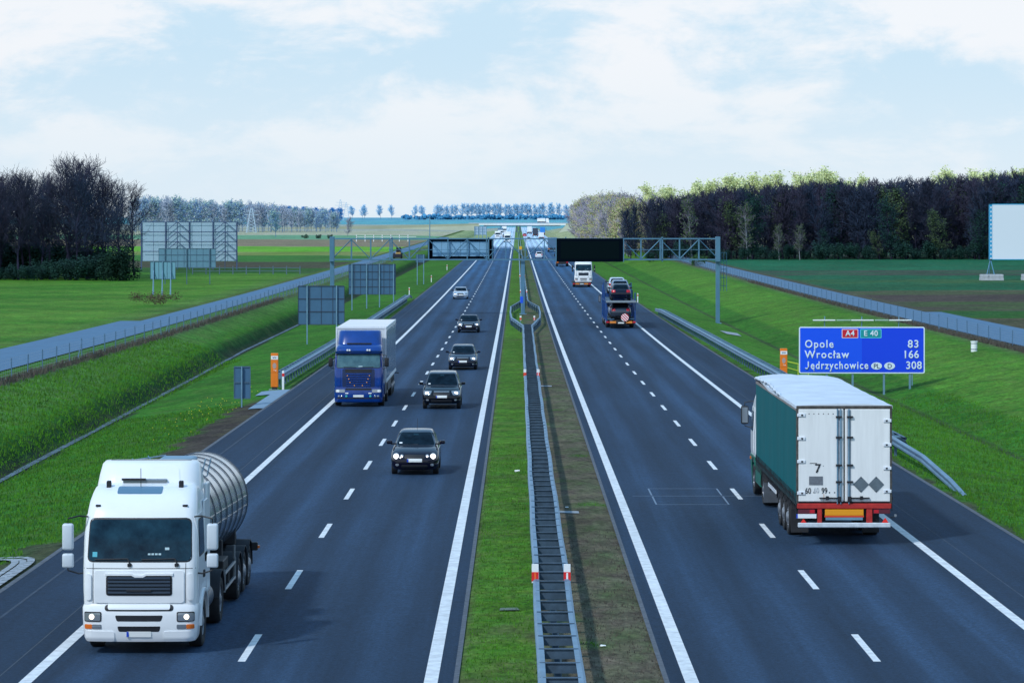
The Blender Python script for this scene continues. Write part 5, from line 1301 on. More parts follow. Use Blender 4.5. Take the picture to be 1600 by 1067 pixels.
# --- blue distance sign
DS = 175.0; sS = F / DS
def sx(px): return (px - 808) / sS
def sz(py): return CAMZ - (py - 345) / sS
sx0, sx1, sz0, sz1 = sx(1248.3), sx(1445), sz(583.5), sz(510.5)
cx = (sx0 + sx1) / 2; gz = ground_z(cx, DS)
t = thing('distance_sign', 'large blue motorway distance sign listing three towns on the right verge', 'road sign', (cx, DS, gz))
BS = mat('blue_sign_face', (.01, .10, .75), .5); BS1 = mat('blue_sign_left_half', (.002, .09, .90), .4); BS2 = mat('blue_sign_right_half', (.001, .055, .80), .4)
WL = mat('sign_white', (.72, .82, .92), .45)
hw_ = (sx1 - sx0) / 2; zb_, zt2 = sz0 - gz, sz1 - gz
def rrect(bm, x0, x1, z0, z1, y, r, n=6):
    pts = []
    for (cx_, cz_, a0) in ((x1 - r, z1 - r, 0), (x0 + r, z1 - r, 90), (x0 + r, z0 + r, 180), (x1 - r, z0 + r, 270)):
        for i in range(n + 1): a = R(a0 + 90 * i / n); pts.append((cx_ + r * math.cos(a), y, cz_ + r * math.sin(a)))
    f = bm.faces.new([bm.verts.new(p) for p in pts]); e = bmesh.ops.extrude_face_region(bm, geom=[f])
    bmesh.ops.translate(bm, verts=[v for v in e['geom'] if isinstance(v, bmesh.types.BMVert)], vec=(0, .02, 0))
bm = bmesh.new(); rrect(bm, -hw_, hw_, zb_, zt2, 0, .12); pnl = bm_obj('sign_panel', bm, WL, t)
q = .07
bm = bmesh.new(); rrect(bm, -hw_ + q, hw_ - q, zb_ + q, zt2 - q, -.006, .07); bm_obj('blue_face', bm, BS2, pnl)
bm = bmesh.new(); rrect(bm, -hw_ + q + .02, 0, zb_ + q + .02, zt2 - q - .02, -.010, .03); bm_obj('blue_face', bm, BS1, pnl)
def lx(px): return sx(px) - cx
def lz(py): return sz(py) - gz
def line(s, x, ybase, size, al='LEFT', m=WL, bold=.018, sxx=1.0, sp=1.12): text_obj('lettering', s, size, m, pnl, (lx(x), -.03, lz(ybase)), (PI / 2, 0, 0), al, bold=bold, sx=sxx, space=sp)
line('Opole', 1257.5, 543, .62, sxx=.90, sp=1.22); line('Wrocław', 1257.5, 559.3, .62, sxx=.93, sp=1.22); line('edrzychowice', 1266.5, 576.3, .62, sxx=.80, sp=1.22)
def stroke(pts, r=.042): 
    bm = bmesh.new(); tube(bm, [(lx(a), -.04, lz(b_)) for a, b_ in pts], r, 6); bm_obj('lettering', bm, WL, pnl, 40)
stroke([(1263, 564.6), (1263, 573.2), (1262, 575.4), (1259.8, 576), (1258.2, 574.6)])
stroke([(1271.6, 576.4), (1270.8, 577.8), (1272.2, 578.8)], .03)
line('83', 1436, 543, .62, 'RIGHT', sp=1.15); line('166', 1436, 559.3, .62, 'RIGHT', sxx=.95, sp=1.1); line('308', 1440.5, 576.3, .62, 'RIGHT', sxx=.95, sp=1.1)
for (a, b_, mt, rim, s, xs_) in ((1315.2, 1341, mat('sign_red', (.62, .01, .035), .4), mat('sign_pink_rim', (.8, .6, .7), .4), 'A4', 1.0), (1344, 1377.3, mat('sign_teal', (.0, .30, .33), .4), mat('sign_cyan_rim', (.12, .6, .75), .4), 'E 40', 1.0)):
    bm = bmesh.new(); rrect(bm, lx(a), lx(b_), lz(528.3), lz(514), -.014, .05); pp = bm_obj('route_shield', bm, rim, pnl)
    bm = bmesh.new(); rrect(bm, lx(a) + .045, lx(b_) - .045, lz(528.3) + .045, lz(514) - .045, -.020, .03); bm_obj('route_shield_face', bm, mt, pp)
    text_obj('lettering', s, .44, WL, pp, (lx((a + b_) / 2), -.03, lz(524.8)), (PI / 2, 0, 0), 'CENTER', bold=.014, sx=xs_, space=1.08)
for a, b_, s in ((1361, 1378, 'PL'), (1381.5, 1398.3, 'D')):
    bm = bmesh.new(); bmesh.ops.create_circle(bm, cap_ends=True, segments=28, radius=1, matrix=Matrix.Translation((lx((a + b_) / 2), -.026, lz(571.6))) @ Matrix.Diagonal(((b_ - a) / 2 / sS, 1, 5.6 / sS, 1)) @ Matrix.Rotation(PI / 2, 4, 'X')); pp = bm_obj('country_oval', bm, WL, pnl)
    text_obj('lettering', s, .36, mat('sign_black_letter', (.02, .04, .12), .5), pp, (lx((a + b_) / 2), -.032, lz(575)), (PI / 2, 0, 0), 'CENTER', bold=.004)
for px2 in (1292, 1332.5, 1381.5, 1422): 
    gz2 = ground_z(sx(px2), DS + .2) - gz - .1
    boxes('post', [(lx(px2) - .055, lx(px2) + .055, .06, .17, min(gz2, zb_), zt2 - .1)] + ([(lx(px2) + .1, lx(px2) + .16, .06, .17, min(gz2, zb_) + .3, zb_ + .3)] if px2 == 1422 else []), STEEL, t)
for px2 in (1288.5, 1346.5, 1404.5): bars('lamp_bracket', [[(lx(px2), .1, zt2 - .1), (lx(px2), -.05, lz(498) + .13)]], .035, STEEL, t)
for k, (a, b_) in enumerate(((1270, 1305), (1307, 1329), (1330, 1365), (1367, 1388), (1389, 1424))):
    m_ = WHT if k % 2 == 0 else mat('greenish_lamp_bar', (.35, .5, .42), .4)
    boxes('lamp_bar', [(lx(a), lx(b_), -.12, .0, lz(501.2), lz(499.3))], m_, t, bev=.01)

# --- overhead gantry
DG = 300.0; sG = F / DG
gx = lambda p: (p - 808) / sG
zg = lambda p: CAMZ - (p - 345) / sG
GST = mat('gantry_paint', (.10, .24, .36), .5, .2, var=.2, vscale=.8)
t = thing('overhead_gantry', 'grey steel lattice gantry spanning both carriageways', 'gantry', (gx(817), DG, zr(DG)))
ox, oz = gx(817), zr(DG)
GX = lambda p: gx(p) - ox
GZ = lambda p: zg(p) - oz
xa, xb = GX(518), GX(1123.5)
for (z, w) in ((GZ(373.2), .12), (GZ(405.8), .12)):
    for yy_ in (-.5, .5): boxes('chord', [(xa, xb, yy_ - w / 2, yy_ + w / 2, z - w / 2, z + w / 2)], GST, t, bev=.01)
nodes = [GX(519 + 30.15 * i) for i in range(21)]
zt3, zb3 = GZ(373.2) - .07, GZ(405.8) + .07
for yy_, rr_ in ((-.5, .042), (.5, .022)):
    bm = bmesh.new()
    for i in range(20):
        a, b_ = (zb3, zt3) if i % 2 == 0 else (zt3, zb3)
        if yy_ > 0 and i % 2: continue
        tube(bm, [(nodes[i], yy_, a), (nodes[i + 1], yy_, b_)], rr_, 4)
    bm_obj('diagonal_brace', bm, GST, t)
    bm = bmesh.new()
    for i, x in enumerate(nodes):
        w = .045
        box(bm, x - w, x + w, yy_ - .05, yy_ + .05, zb3, zt3)
        if i in (3, 8, 12, 17): box(bm, x + .14, x + .26, yy_ - .06, yy_ + .06, zb3 - .25, zt3 + .25)
    bm_obj('upright_brace', bm, GST, t)
bm = bmesh.new()
for x in nodes: box(bm, x - .04, x + .04, -.43, .43, zb3 - .1, zb3 - .02); box(bm, x - .04, x + .04, -.43, .43, zt3 + .02, zt3 + .1)
bm_obj('cross_tie', bm, GST, t)
boxes('walkway', [(GX(606), GX(1090), -.3, .3, zb3 - .02, zb3 + .02)], STEELD, t); bars('hand_rail', [[(GX(607), -.42, (zb3 + zt3) / 2 - .05), (xb, -.42, (zb3 + zt3) / 2 - .05)]], .03, GST, t)
for px2, base in ((519, None), (817, 0), (1121.5, None)):
    x = GX(px2); g_ = (ground_z(gx(px2), DG) - oz - .3) if base is None else -.2
    po = boxes('column', [(x - .20, x + .20, -.25, .25, g_, GZ(407) if px2 != 817 else GZ(407))], GST, t, bev=.02)
    if base is None: boxes('column_head', [(x - .22, x + .22, -.6, .6, GZ(409), GZ(370))], GST, po, bev=.02)
    boxes('base_plate', [(x - .35, x + .35, -.35, .35, g_ + .25, g_ + .32)], STEEL, po)
bars('ladder_cage', [[(GX(1127 + i * 4.5), .6, GZ(395)), (GX(1127 + i * 4.5), .6, GZ(455))] for i in range(3)] + [[(GX(1127), .6, GZ(y_)), (GX(1136), .6, GZ(y_))] for y_ in (395, 408, 421, 434, 447)], .035, GST, t)
def vms(label, x0, x1, y0, y1, yy_, back):
    t2 = thing('message_panel', label, 'message sign', (gx((x0 + x1) / 2), DG + yy_, zg(y1)))
    hw2 = (gx(x1) - gx(x0)) / 2; h2 = zg(y0) - zg(y1)
    boxes('housing', [(-hw2, hw2, 0, .35, 0, h2)], mat('black_panel_housing', (.001, .004, .009), .7, spec=.03), t2, bev=.02)
    if back:
        boxes('back_cover', [(-hw2 + .5, hw2 - .5, -.03, .0, .28, h2 - .32)], mat('grey_back_cover', (.22, .44, .64), .5, var=.15), t2)
        boxes('cover_seam', [(x - .012, x + .012, -.036, -.03, .3, h2 - .34) for x in (-1.9, -.9, 0, .9, 1.9)], STEELD, t2)
        for x in (-hw2 + .1, hw2 - .1): bars('hanger', [[(x, -.15, -.1), (x, -.15, h2)]], .06, GST, t2)
    else:
        boxes('display', [(-hw2 + .4, hw2 - .4, -.02, 0, .3, h2 - .3)], mat('dark_led_matrix', (.001, .006, .008), .7, spec=.05), t2)
        for s_ in (-1, 1): boxes('hanger', [(min(s_ * (hw2 + .01), s_ * (hw2 + .1)), max(s_ * (hw2 + .01), s_ * (hw2 + .1)), -.05, .4, 0, h2)], GST, t2)
vms('variable message panel seen from its grey back behind the gantry lattice, left carriageway', 668, 771, 372.5, 405, .75, True)
vms('blank black variable message panel facing the viewer over the right carriageway', 869.5, 973, 372.5, 409, -1.05, False)

# --- backs of signs on the left verge
PB = mat('grey_sign_back', (.06, .155, .27), .5, .15, var=.15, vscale=1.2)
def signback(label, D, x0, x1, y0, y1, posts, cols, rows, mm_=PB, basey=None, thick=.05, group=None, cat='road sign', name='sign_back', postm=STEEL, brace=False, pw=.05, posty=-1, linem=STEELD):
    s = F / D; X0, X1 = (x0 - 808) / s, (x1 - 808) / s; Z0, Z1 = CAMZ - (y1 - 345) / s, CAMZ - (y0 - 345) / s
    cx_ = (X0 + X1) / 2; g_ = ground_z(cx_, D)
    t2 = thing(name, label, cat, (cx_, D, g_), 0, group)
    a, b_ = X0 - cx_, X1 - cx_; z0, z1 = Z0 - g_, Z1 - g_
    boxes('panel', [(a, b_, 0, thick, z0, z1)], mm_, t2, bev=.01)
    fr_ = [(a + (b_ - a) * i / cols - .02, a + (b_ - a) * i / cols + .02, -.03, -.001, z0, z1) for i in range(cols + 1)] + [(a, b_, -.045, -.031, z0 + (z1 - z0) * i / rows - .03, z0 + (z1 - z0) * i / rows + .03) for i in range(rows + 1)]
    boxes('frame', fr_, linem, t2)
    for p in posts:
        xx = (p - 808) / s - cx_; gg = ground_z((p - 808) / s, D) - g_ - .2
        boxes('post', [(xx - pw, xx + pw, -.16, -.05, gg, z1 + .02)], postm, t2)
        if brace: bars('stay', [[(xx, -.1, z0 + .5 * (z1 - z0)), (xx + .1, -1.6, gg + .2)]], .05, postm, t2)
    return t2
signback('small grey sign back on one post in the left verge beside the pad', 147.5, 366, 391, 573, 622, [378], 1, 2, pw=.03)
signback('grey back of a road sign on two posts just behind the blue lorry', 236, 466, 538, 447, 507, [480, 526], 4, 3, pw=.045, linem=mat('sign_seam', (.03, .05, .09), .6))
signback('wide grey sign back on four posts under the left end of the gantry', 335, 545, 618, 413, 460, [550, 573, 593, 615], 8, 4, pw=.06, linem=MATS['sign_seam'])
signback('thin grey sign back high on two slender posts beyond the gantry', 447, 650, 664, 398, 410, [652, 662], 2, 1, pw=.06)
BBL = mat('pale_billboard_back', (.36, .52, .62), .6, var=.1)
signback('small pale blue billboard on raking legs in the left field, nearest of three', 345, 235, 274, 409, 436, [240, 254, 267], 6, 1, mm_=mat('light_blue_board', (.16, .37, .47), .6, var=.1), name='billboard', cat='billboard', brace=True)
signback('mid sized teal grey billboard on tall posts in front of the huge one', 400, 248, 337, 388.5, 418, [292, 328, 258], 9, 3, mm_=mat('teal_grey_board', (.12, .26, .36), .6, var=.15), name='billboard', cat='billboard', postm=STEELD)
t = signback('huge pale billboard seen from its lattice back in the left field', 513, 221, 371, 347, 408, [221, 259, 296, 333, 370], 8, 4, mm_=BBL, name='billboard', cat='billboard', postm=mat('dark_lattice', (.06, .10, .20), .5), pw=.10, linem=mat('dark_lattice', (.06, .10, .20), .5))
s_ = F / 513; cx_ = ((221 + 371) / 2 - 808) / s_; g_ = ground_z(cx_, 513)
z0, z1 = CAMZ - (408 - 345) / s_ - g_, CAMZ - (347 - 345) / s_ - g_
bm = bmesh.new(); xs_ = [(p - 808) / s_ - cx_ for p in (259, 277.5, 296, 333, 352, 371)]
for (x0, x1) in ((xs_[0], xs_[1]), (xs_[2], xs_[1]), (xs_[3], xs_[4]), (xs_[5], xs_[4])):
    for f0, f1 in ((.0, .25), (.25, .5), (.5, .75), (.75, 1.0)): tube(bm, [(x0, -.5, z0 + (z1 - z0) * f0), (x1, -.5, z0 + (z1 - z0) * f1)], .06, 4)
for x in xs_: tube(bm, [(x, -.5, -.2), (x, -.5, z1)], .06, 4)
for f in (.25, .5, .75, 1): tube(bm, [(-8, -.5, z0 + (z1 - z0) * f), (8, -.5, z0 + (z1 - z0) * f)], .05, 4)
bm_obj('back_lattice', bm, MATS['dark_lattice'], t)
# white truck billboard on the right
DB = 426.0; sB = F / DB; bx0 = (1547 - 808) / sB; g_ = ground_z(bx0 + 6, DB)
t = thing('billboard', 'huge blank white billboard with bright blue edge on concrete blocks, right field', 'billboard', (bx0 + 7, DB, g_))
zt4, zb4 = CAMZ + (345 - 320) / sB - g_, CAMZ - (405 - 345) / sB - g_
boxes('face', [(-6.7, 9, 0, .15, zb4, zt4)], mat('white_billboard_face', (.74, .80, .86), .5), t); boxes('edge_frame', [(-7.05, -6.7, -.02, .9, zb4 - .1, zt4 + .1), (-7.05, 9, -.02, .9, zt4, zt4 + .12), (-7.05, 9, -.02, .1, zb4 - .1, zb4 - .0)], mat('bright_blue_frame', (.02, .34, .62), .5), t)
boxes('edge_slot', [(-6.95, -6.8, -.03, -.02, zb4 + .6 * k, zb4 + .6 * k + .25) for k in range(13)], WHT, t)
for x in (-6.7, -1.2, 4.3): bars('strut', [[(x - .2, .3, zb4), (x - .8, 0, .6)], [(x - .2, .3, zb4), (x + .2, -1.0, .6)], [(x, .8, zt4 * .6), (x + .1, 3.2, .5)]], .07, mat('blue_grey_strut', (.08, .22, .35), .5), t)
for x in (-6.9, -5.0): pass
for k, (xa_, xb_) in enumerate(((1530, 1542), (1542, 1565), (1595, 1612))):
    X0, X1 = (xa_ - 808) / sB, (xb_ - 808) / sB
    tt = thing('concrete_block', ['small left concrete footing block of the white billboard', 'wide concrete footing block of the white billboard', 'concrete footing block cut by the right edge of the view'][k], 'concrete block', ((X0 + X1) / 2, DB - 1, ground_z(X0, DB)))
    boxes('block', [(-(X1 - X0) / 2, (X1 - X0) / 2, -1, 1, 0, .42)], mat('pale_concrete', (.5, .52, .56), .9, var=.25), tt, bev=.03); boxes('top_block', [(-(X1 - X0) / 2 + .05, (X1 - X0) / 2 - .05, -1, 1, .44, .86)], MATS['pale_concrete'], tt, bev=.03)
# white well marker in the right bank
x, D = pxg(1522, 549, 8.6); t = thing('well_marker', 'short white cylinder marker in the grass below the right service road', 'marker', (x, D, ground_z(x, D)))
bm = bmesh.new(); tube(bm, [(0, 0, -.1), (0, 0, .62)], .21, 16); tube(bm, [(0, 0, .62), (0, 0, .68)], .24, 16); bm_obj('drum', bm, WHT, t, 40); bm = bmesh.new(); tube(bm, [(0, 0, .12), (0, 0, .17)], .215, 16); tube(bm, [(0, 0, .5), (0, 0, .53)], .215, 16); bm_obj('band', bm, STEELD, t)

# --- wire fences with posts
def fence(label, xf, y0, y1, gap=5.0, h=1.12):
    t = thing('wire_fence', label, 'fence', (xf, y0, ground_z(xf, y0)))
    b0 = Vector(t.location); ys = np.arange(y0, y1, gap); top = []
    for k, y in enumerate(ys):
        hh = h * (1.12 if k % 9 == 3 else 1) * random.uniform(.95, 1.05)
        p = Vector((xf, y, ground_z(xf, y))) - b0; lean = random.uniform(-.04, .04)
        bm = bmesh.new(); tube(bm, [p + Vector((0, 0, -.1)), p + Vector((lean, 0, hh))], .035, 5)
        if k % 9 == 3: tube(bm, [p + Vector((0, .05, hh * .9)), p + Vector((-.1, -1.1, 0))], .03, 5)
        bm_obj('post', bm, mat('fence_post_grey', (.09, .18, .28), .6, .2), t, 40); top.append(p)
    bm = bmesh.new()
    for k in range(7):
        z = .08 + k * (h - .12) / 6
        for a, b_ in zip(top[:-1], top[1:]): tube(bm, [a + Vector((0, 0, z)), b_ + Vector((0, 0, z))], .005, 3, cap=False)
    for a, b_ in zip(top[:-1], top[1:]):
        for i in range(1, 8):
            p = a.lerp(b_, i / 8); tube(bm, [p + Vector((0, 0, .05)), p + Vector((0, 0, h - .04))], .004, 3, cap=False)
    bm_obj('wire_mesh', bm, mat('fence_wire', (.22, .28, .36), .5, .3), t)
fence('wire fence with thin grey posts along the left service road', -26.1, 120, 600)
fence('wire fence with thin grey posts along the right service road', 33.0, 175, 640)

# --- road roller or tractor on the far left service road, railings, poles, pylons
Dt = 650.0; x = xat(621, Dt)
t = thing('farm_tractor', 'dark tractor with a yellow body parked at the end of the left service road', 'tractor', (x, Dt, ground_z(x, Dt)))
boxes('implement', [(-1.3, .9, -.3, .9, .2, 1.0)], mat('dark_machine', (.015, .015, .03), .6), t, bev=.08); boxes('bonnet', [(-.4, .7, .2, 2.6, .8, 1.35)], mat('ochre_bonnet', (.45, .28, .08), .5), t, bev=.08)
boxes('cab', [(-.35, .75, 1.2, 2.4, 1.35, 2.35)], mat('dark_machine', (.015, .015, .03), .6), t, bev=.1)
bm = bmesh.new(); tube(bm, [(-.15, 1.0, 1.0), (-.15, 1.0, 2.6)], .12, 8); tube(bm, [(.5, 1.0, 1.0), (.5, 1.0, 2.5)], .12, 8); bm_obj('exhaust', bm, BLACK, t, 40)
for s in (-1, 1): wheel(t, s * 1.0 , 2.2, .62, .4, 'trailer', s)
def pole(label, px2, ytop, ybase, D, w=.12):
    x = xat(px2, D); g_ = ground_z(x, D)
    o = bars('lamp_pole', [[(0, 0, -.5), (0, 0, CAMZ - (ytop - 345) * D / F - g_)]], w, STEEL); o.location = (x, D, g_); tag(o, label, 'pole')
pole('thin grey mast rising above the fields left of the gantry message panel', 671.5, 338, 375, 900, .16)
def pylon(label, px2, ytop, D, w=4):
    x = xat(px2, D); g_ = ground_z(x, D); H = CAMZ + (345 - ytop) * D / F - g_
    o = None; bm = bmesh.new()
    for s in (-1, 1):
        for q in (-1, 1): tube(bm, [(s * w / 2, q * w / 2, 0), (s * .4, q * .4, H)], .14, 3)
    for i in range(8):
        f0, f1 = i / 8, (i + 1) / 8; a, b_ = (w / 2) * (1 - f0) + .4 * f0, (w / 2) * (1 - f1) + .4 * f1
        tube(bm, [(-a, -a, H * f0), (b_, -b_, H * f1)], .09, 3); tube(bm, [(a, -a, H * f0), (-b_, -b_, H * f1)], .09, 3)
    for f, l in ((.72, .28), (.86, .2)): tube(bm, [(-H * l, 0, H * f), (H * l, 0, H * f)], .16, 3)
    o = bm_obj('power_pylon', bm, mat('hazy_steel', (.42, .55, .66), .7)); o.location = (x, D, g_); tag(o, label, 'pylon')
pylon('pale lattice power pylon in front of the left distant wood', 393, 325, 1500, 5)
pylon('faint lattice power pylon on the horizon beside the dark blue copse', 532, 312, 2800, 6)
pylon('faint lattice power pylon farthest on the horizon left of the single trees', 541, 316, 3000, 6)
t = thing('post_railing', 'row of short white railings across the far left field', 'railing', (xat(610, 1050), 1050, ground_z(xat(610, 1050), 1050)))
boxes('rail', [(-12, 9, 0, .1, 1.6, 1.75)], WHT, t); boxes('post', [(x, x + .25, 0, .12, 0, 2.4) for x in np.arange(-12, 9, 3)], WHT, t)
t = thing('wooden_railing', 'grey rail fence crossing the rough ground below the green field on the left', 'fence', (xat(430, 470), 470, ground_z(xat(430, 470), 470)))
boxes('rail', [(-13, 4, 0, .08, .5, .58), (-13, 4, 0, .08, 1.0, 1.08)], mat('weathered_rail', (.10, .16, .22), .8), t); boxes('post', [(x, x + .14, -.05, .1, -.1, 1.3) for x in np.arange(-13, 4, 2.1)], MATS['weathered_rail'], t)
# far sign back left of the far lorries
signback('distant grey sign back on four posts beside the far left carriageway', 1150, 741, 760, 354, 367, [742, 748, 754, 760], 6, 3, mm_=mat('hazy_sign_back', (.35, .48, .62), .6), pw=.12)

# --- far overbridge with embankments
DO = 1760.0; x0o, x1o = xat(748, DO), xat(884, DO); zd = CAMZ - (349.5 - 345) * DO / F
t = thing('road_bridge', 'pale concrete road bridge crossing the motorway in the distance', 'bridge', (0, DO, zr(DO)))
zo = zr(DO); PC = mat('sunlit_concrete', (.88, .90, .90), .8); PCD = mat('shaded_concrete', (.28, .34, .42), .8)  # sun and shade painted as two colours of the same concrete
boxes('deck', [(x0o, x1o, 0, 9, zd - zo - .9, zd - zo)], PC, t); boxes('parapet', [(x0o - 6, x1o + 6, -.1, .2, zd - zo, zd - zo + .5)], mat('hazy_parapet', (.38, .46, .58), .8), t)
boxes('girder', [(x0o + 3, x1o - 3, .5, 8.5, zd - zo - 1.5, zd - zo - .9)], PCD, t)
for x in (-.2, 1.7): boxes('pier', [(x - .4, x + .4, 3.5, 5.5, -.3, zd - zo - 1.5)], PCD, t)
for s, xe in ((-1, x0o), (1, x1o)):
    bm = bmesh.new(); X1 = xe + s * 180
    q = [(xe - s * 6, -2), (xe, zd - zo - .9), (xe, zd - zo + .05), (X1, 1.2), (X1, -3)]
    fr1 = [bm.verts.new((x, -.0 if i in (1, 2) else -9, z)) for i, (x, z) in enumerate(q)]; bk = [bm.verts.new((x, 9 if i in (1, 2) else 18, z)) for i, (x, z) in enumerate(q)]
    bm.faces.new(fr1); bm.faces.new(bk)
    for k in range(5): bm.faces.new((fr1[k], fr1[(k + 1) % 5], bk[(k + 1) % 5], bk[k]))
    o = bm_obj('embankment', bm, mat('dry_embankment', (.40, .42, .30), .95, var=.2, vscale=.05)); o.location = (0, DO, zo); tag(o, kind='structure')
t = far_box('box_lorry', 'tiny pale lorry driving on the far field road right of the bridge', xat(862, 1765), 1760, WHITE, L=7, H=3)
t.location = (xat(858, 1765), 1764, zd + .1); t.rotation_euler = (0, 0, PI / 2)
# ================================================================== TREES
def basis(d):
    up = Vector((0, 0, 1)) if abs(d.z) < .9 else Vector((1, 0, 0)); a = d.cross(up).normalized(); return a, d.cross(a).normalized()
class TreeB:
    def __init__(s): s.tv = []; s.tf = []; s.cv = []; s.cf = []; s.tips = []
    def seg(s, which, p, q, r0, r1, n):
        V, Fc = (s.tv, s.tf) if which == 't' else (s.cv, s.cf)
        d = (q - p).normalized(); a, b = basis(d); o = len(V)
        for (c, r) in ((p, r0), (q, r1)):
            for k in range(n):
                an = 2 * PI * k / n; V.append(tuple(c + a * (r * math.cos(an)) + b * (r * math.sin(an))))
        for k in range(n): Fc.append((o + k, o + (k + 1) % n, o + n + (k + 1) % n, o + n + k))
    def grow(s, rnd, p, d, L, r, lvl, maxl, kids, upb, tw):
        n = 3 if lvl < maxl else 2
        pts = [p]
        for i in range(n):
            d = (d + Vector((rnd.gauss(0, .13), rnd.gauss(0, .13), rnd.gauss(0, .08) + upb))).normalized()
            q = pts[-1] + d * (L / n)
            r0 = r * (1 - .75 * i / n); r1 = r * (1 - .75 * (i + 1) / n)
            s.seg('t' if lvl <= 1 else 'c', pts[-1], q, max(r0, tw), max(r1, tw * .7), 5 if lvl == 0 else 4 if lvl == 1 else 3)
            pts.append(q)
            if lvl < maxl:
                for k in range(kids[lvl] // n + (1 if rnd.random() < (kids[lvl] % n) / n else 0)):
                    f = rnd.random(); b0 = pts[-2].lerp(q, f)
                    a, b = basis(d); an = rnd.random() * 2 * PI; sp = rnd.uniform(.45, .95)
                    nd = (d * math.cos(sp) + (a * math.cos(an) + b * math.sin(an)) * math.sin(sp)).normalized()
                    s.grow(rnd, b0, nd, L * rnd.uniform(.38, .62), r * .5, lvl + 1, maxl, kids, upb, tw)
        s.tips.append(pts[-1])
def make_tree(seed, H, spread, trunkm, crownm, tw=.02, kids=(0, 7, 6), nlimb=26, low=.22, leaves=0, leafm=None, leafsize=.3, maxl=3, multi=1):
    rnd = random.Random(seed); T = TreeB()
    for mstem in range(multi):
        p = Vector((rnd.uniform(-.5, .5) * (multi > 1), rnd.uniform(-.5, .5) * (multi > 1), 0)); d = Vector((rnd.gauss(0, .05 + .08 * (multi > 1)), rnd.gauss(0, .05), 1)).normalized()
        n = 9; stem = [p]
        hh = H * (1 if mstem == 0 else rnd.uniform(.75, .95)); r0 = H * .0125
        for i in range(n):
            d = (d + Vector((rnd.gauss(0, .06), rnd.gauss(0, .06), .05))).normalized(); q = stem[-1] + d * (hh * .84 / n)
            T.seg('t', stem[-1], q, r0 * (1 - .85 * i / n), r0 * (1 - .85 * (i + 1) / n), 6); stem.append(q)
        for k in range(nlimb // multi):
            f = low + (1 - low) * (k + rnd.random()) / (nlimb // multi); i = min(n - 1, int(f * n)); b0 = stem[i].lerp(stem[i + 1], f * n - i)
            an = rnd.random() * 2 * PI; el = rnd.uniform(.25, .75) + .5 * f
            nd = Vector((math.cos(an) * math.cos(el), math.sin(an) * math.cos(el), math.sin(el)))
            prof = math.sin(min(1, (1 - f) * 1.3 + .36) * PI / 2) * (.55 + .45 * min(1, f / .5))
            T.grow(rnd, b0, nd, spread * prof * rnd.uniform(.75, 1.15), r0 * .38 * (1.1 - f * .6), 1, maxl, kids, .10, tw)
    tm = bpy.data.meshes.new('trunk'); tm.from_pydata(T.tv, [], T.tf); tm.materials.append(trunkm)
    if leaves:
        V, Fc = ([], []) if leaves > 0 else (T.cv, T.cf)
        V, Fc = T.cv, T.cf
        nn = abs(leaves)
        o2 = []
        for k in range(nn):
            c = rnd.choice(T.tips) + Vector((rnd.gauss(0, leafsize * 1.4), rnd.gauss(0, leafsize * 1.4), rnd.gauss(0, leafsize * 1.2)))
            u = Vector((rnd.gauss(0, 1), rnd.gauss(0, 1), rnd.gauss(0, 1))).normalized(); a, b = basis(u); sz_ = leafsize * rnd.uniform(.4, 1.1); o = len(V)
            V += [tuple(c + a * sz_), tuple(c + b * sz_ * .7), tuple(c - a * sz_ * .8), tuple(c - b * sz_ * .6)]; Fc.append((o, o + 1, o + 2, o + 3)); o2.append(len(Fc) - 1)
    cm = bpy.data.meshes.new('crown'); cm.from_pydata(T.cv, [], T.cf); cm.materials.append(crownm)
    if leaves and leafm:
        cm.materials.append(leafm)
        for i in o2: cm.polygons[i].material_index = 1
    return tm, cm
def leafcloud(seed, n, rx, ry, rz, size, m, clumps=9):
    rnd = random.Random(seed); cs = [(rnd.gauss(0, .42) * rx, rnd.gauss(0, .42) * ry, rz * (.25 + .6 * rnd.random())) for _ in range(clumps)]; V = []; Fc = []
    for k in range(n):
        c = rnd.choice(cs); r_ = .42 * rnd.random() ** .4; u = Vector((rnd.gauss(0, 1), rnd.gauss(0, 1), rnd.gauss(0, 1))).normalized()
        p = Vector((c[0] + u.x * rx * r_, c[1] + u.y * ry * r_, max(.05, c[2] + u.z * rz * r_))); w = (u + Vector((rnd.gauss(0, .5), rnd.gauss(0, .5), rnd.gauss(0, .5)))).normalized(); a, b = basis(w); s_ = size * rnd.uniform(.5, 1.2); o = len(V)
        V += [tuple(p + a * s_), tuple(p + b * s_ * .7), tuple(p - a * s_), tuple(p - b * s_ * .7)]; Fc.append((o, o + 1, o + 2, o + 3))
    me = bpy.data.meshes.new('foliage'); me.from_pydata(V, [], Fc); me.materials.append(m); return me
def tmat(n, c, c2=None): return mat(n, c, .9, var=.5, vscale=.35, spec=.1, col2=c2)
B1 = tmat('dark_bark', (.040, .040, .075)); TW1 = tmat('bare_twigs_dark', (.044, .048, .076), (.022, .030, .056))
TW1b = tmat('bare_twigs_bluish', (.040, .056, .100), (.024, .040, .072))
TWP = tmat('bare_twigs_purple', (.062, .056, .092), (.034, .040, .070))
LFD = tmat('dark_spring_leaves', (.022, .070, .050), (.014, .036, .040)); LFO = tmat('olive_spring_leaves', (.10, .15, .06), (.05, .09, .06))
LFY = tmat('sunlit_yellow_leaves', (.80, .84, .42), (.62, .70, .36)); TWY = tmat('sunlit_twigs', (.75, .74, .45), (.55, .55, .35))  # sunlight painted into these leaf and twig colours
LFB = tmat('birch_leaves', (.24, .32, .08), (.16, .2, .08)); TWB = tmat('pale_twigs', (.24, .20, .26), (.15, .14, .20)); BRK = tmat('pale_bark', (.32, .34, .38))
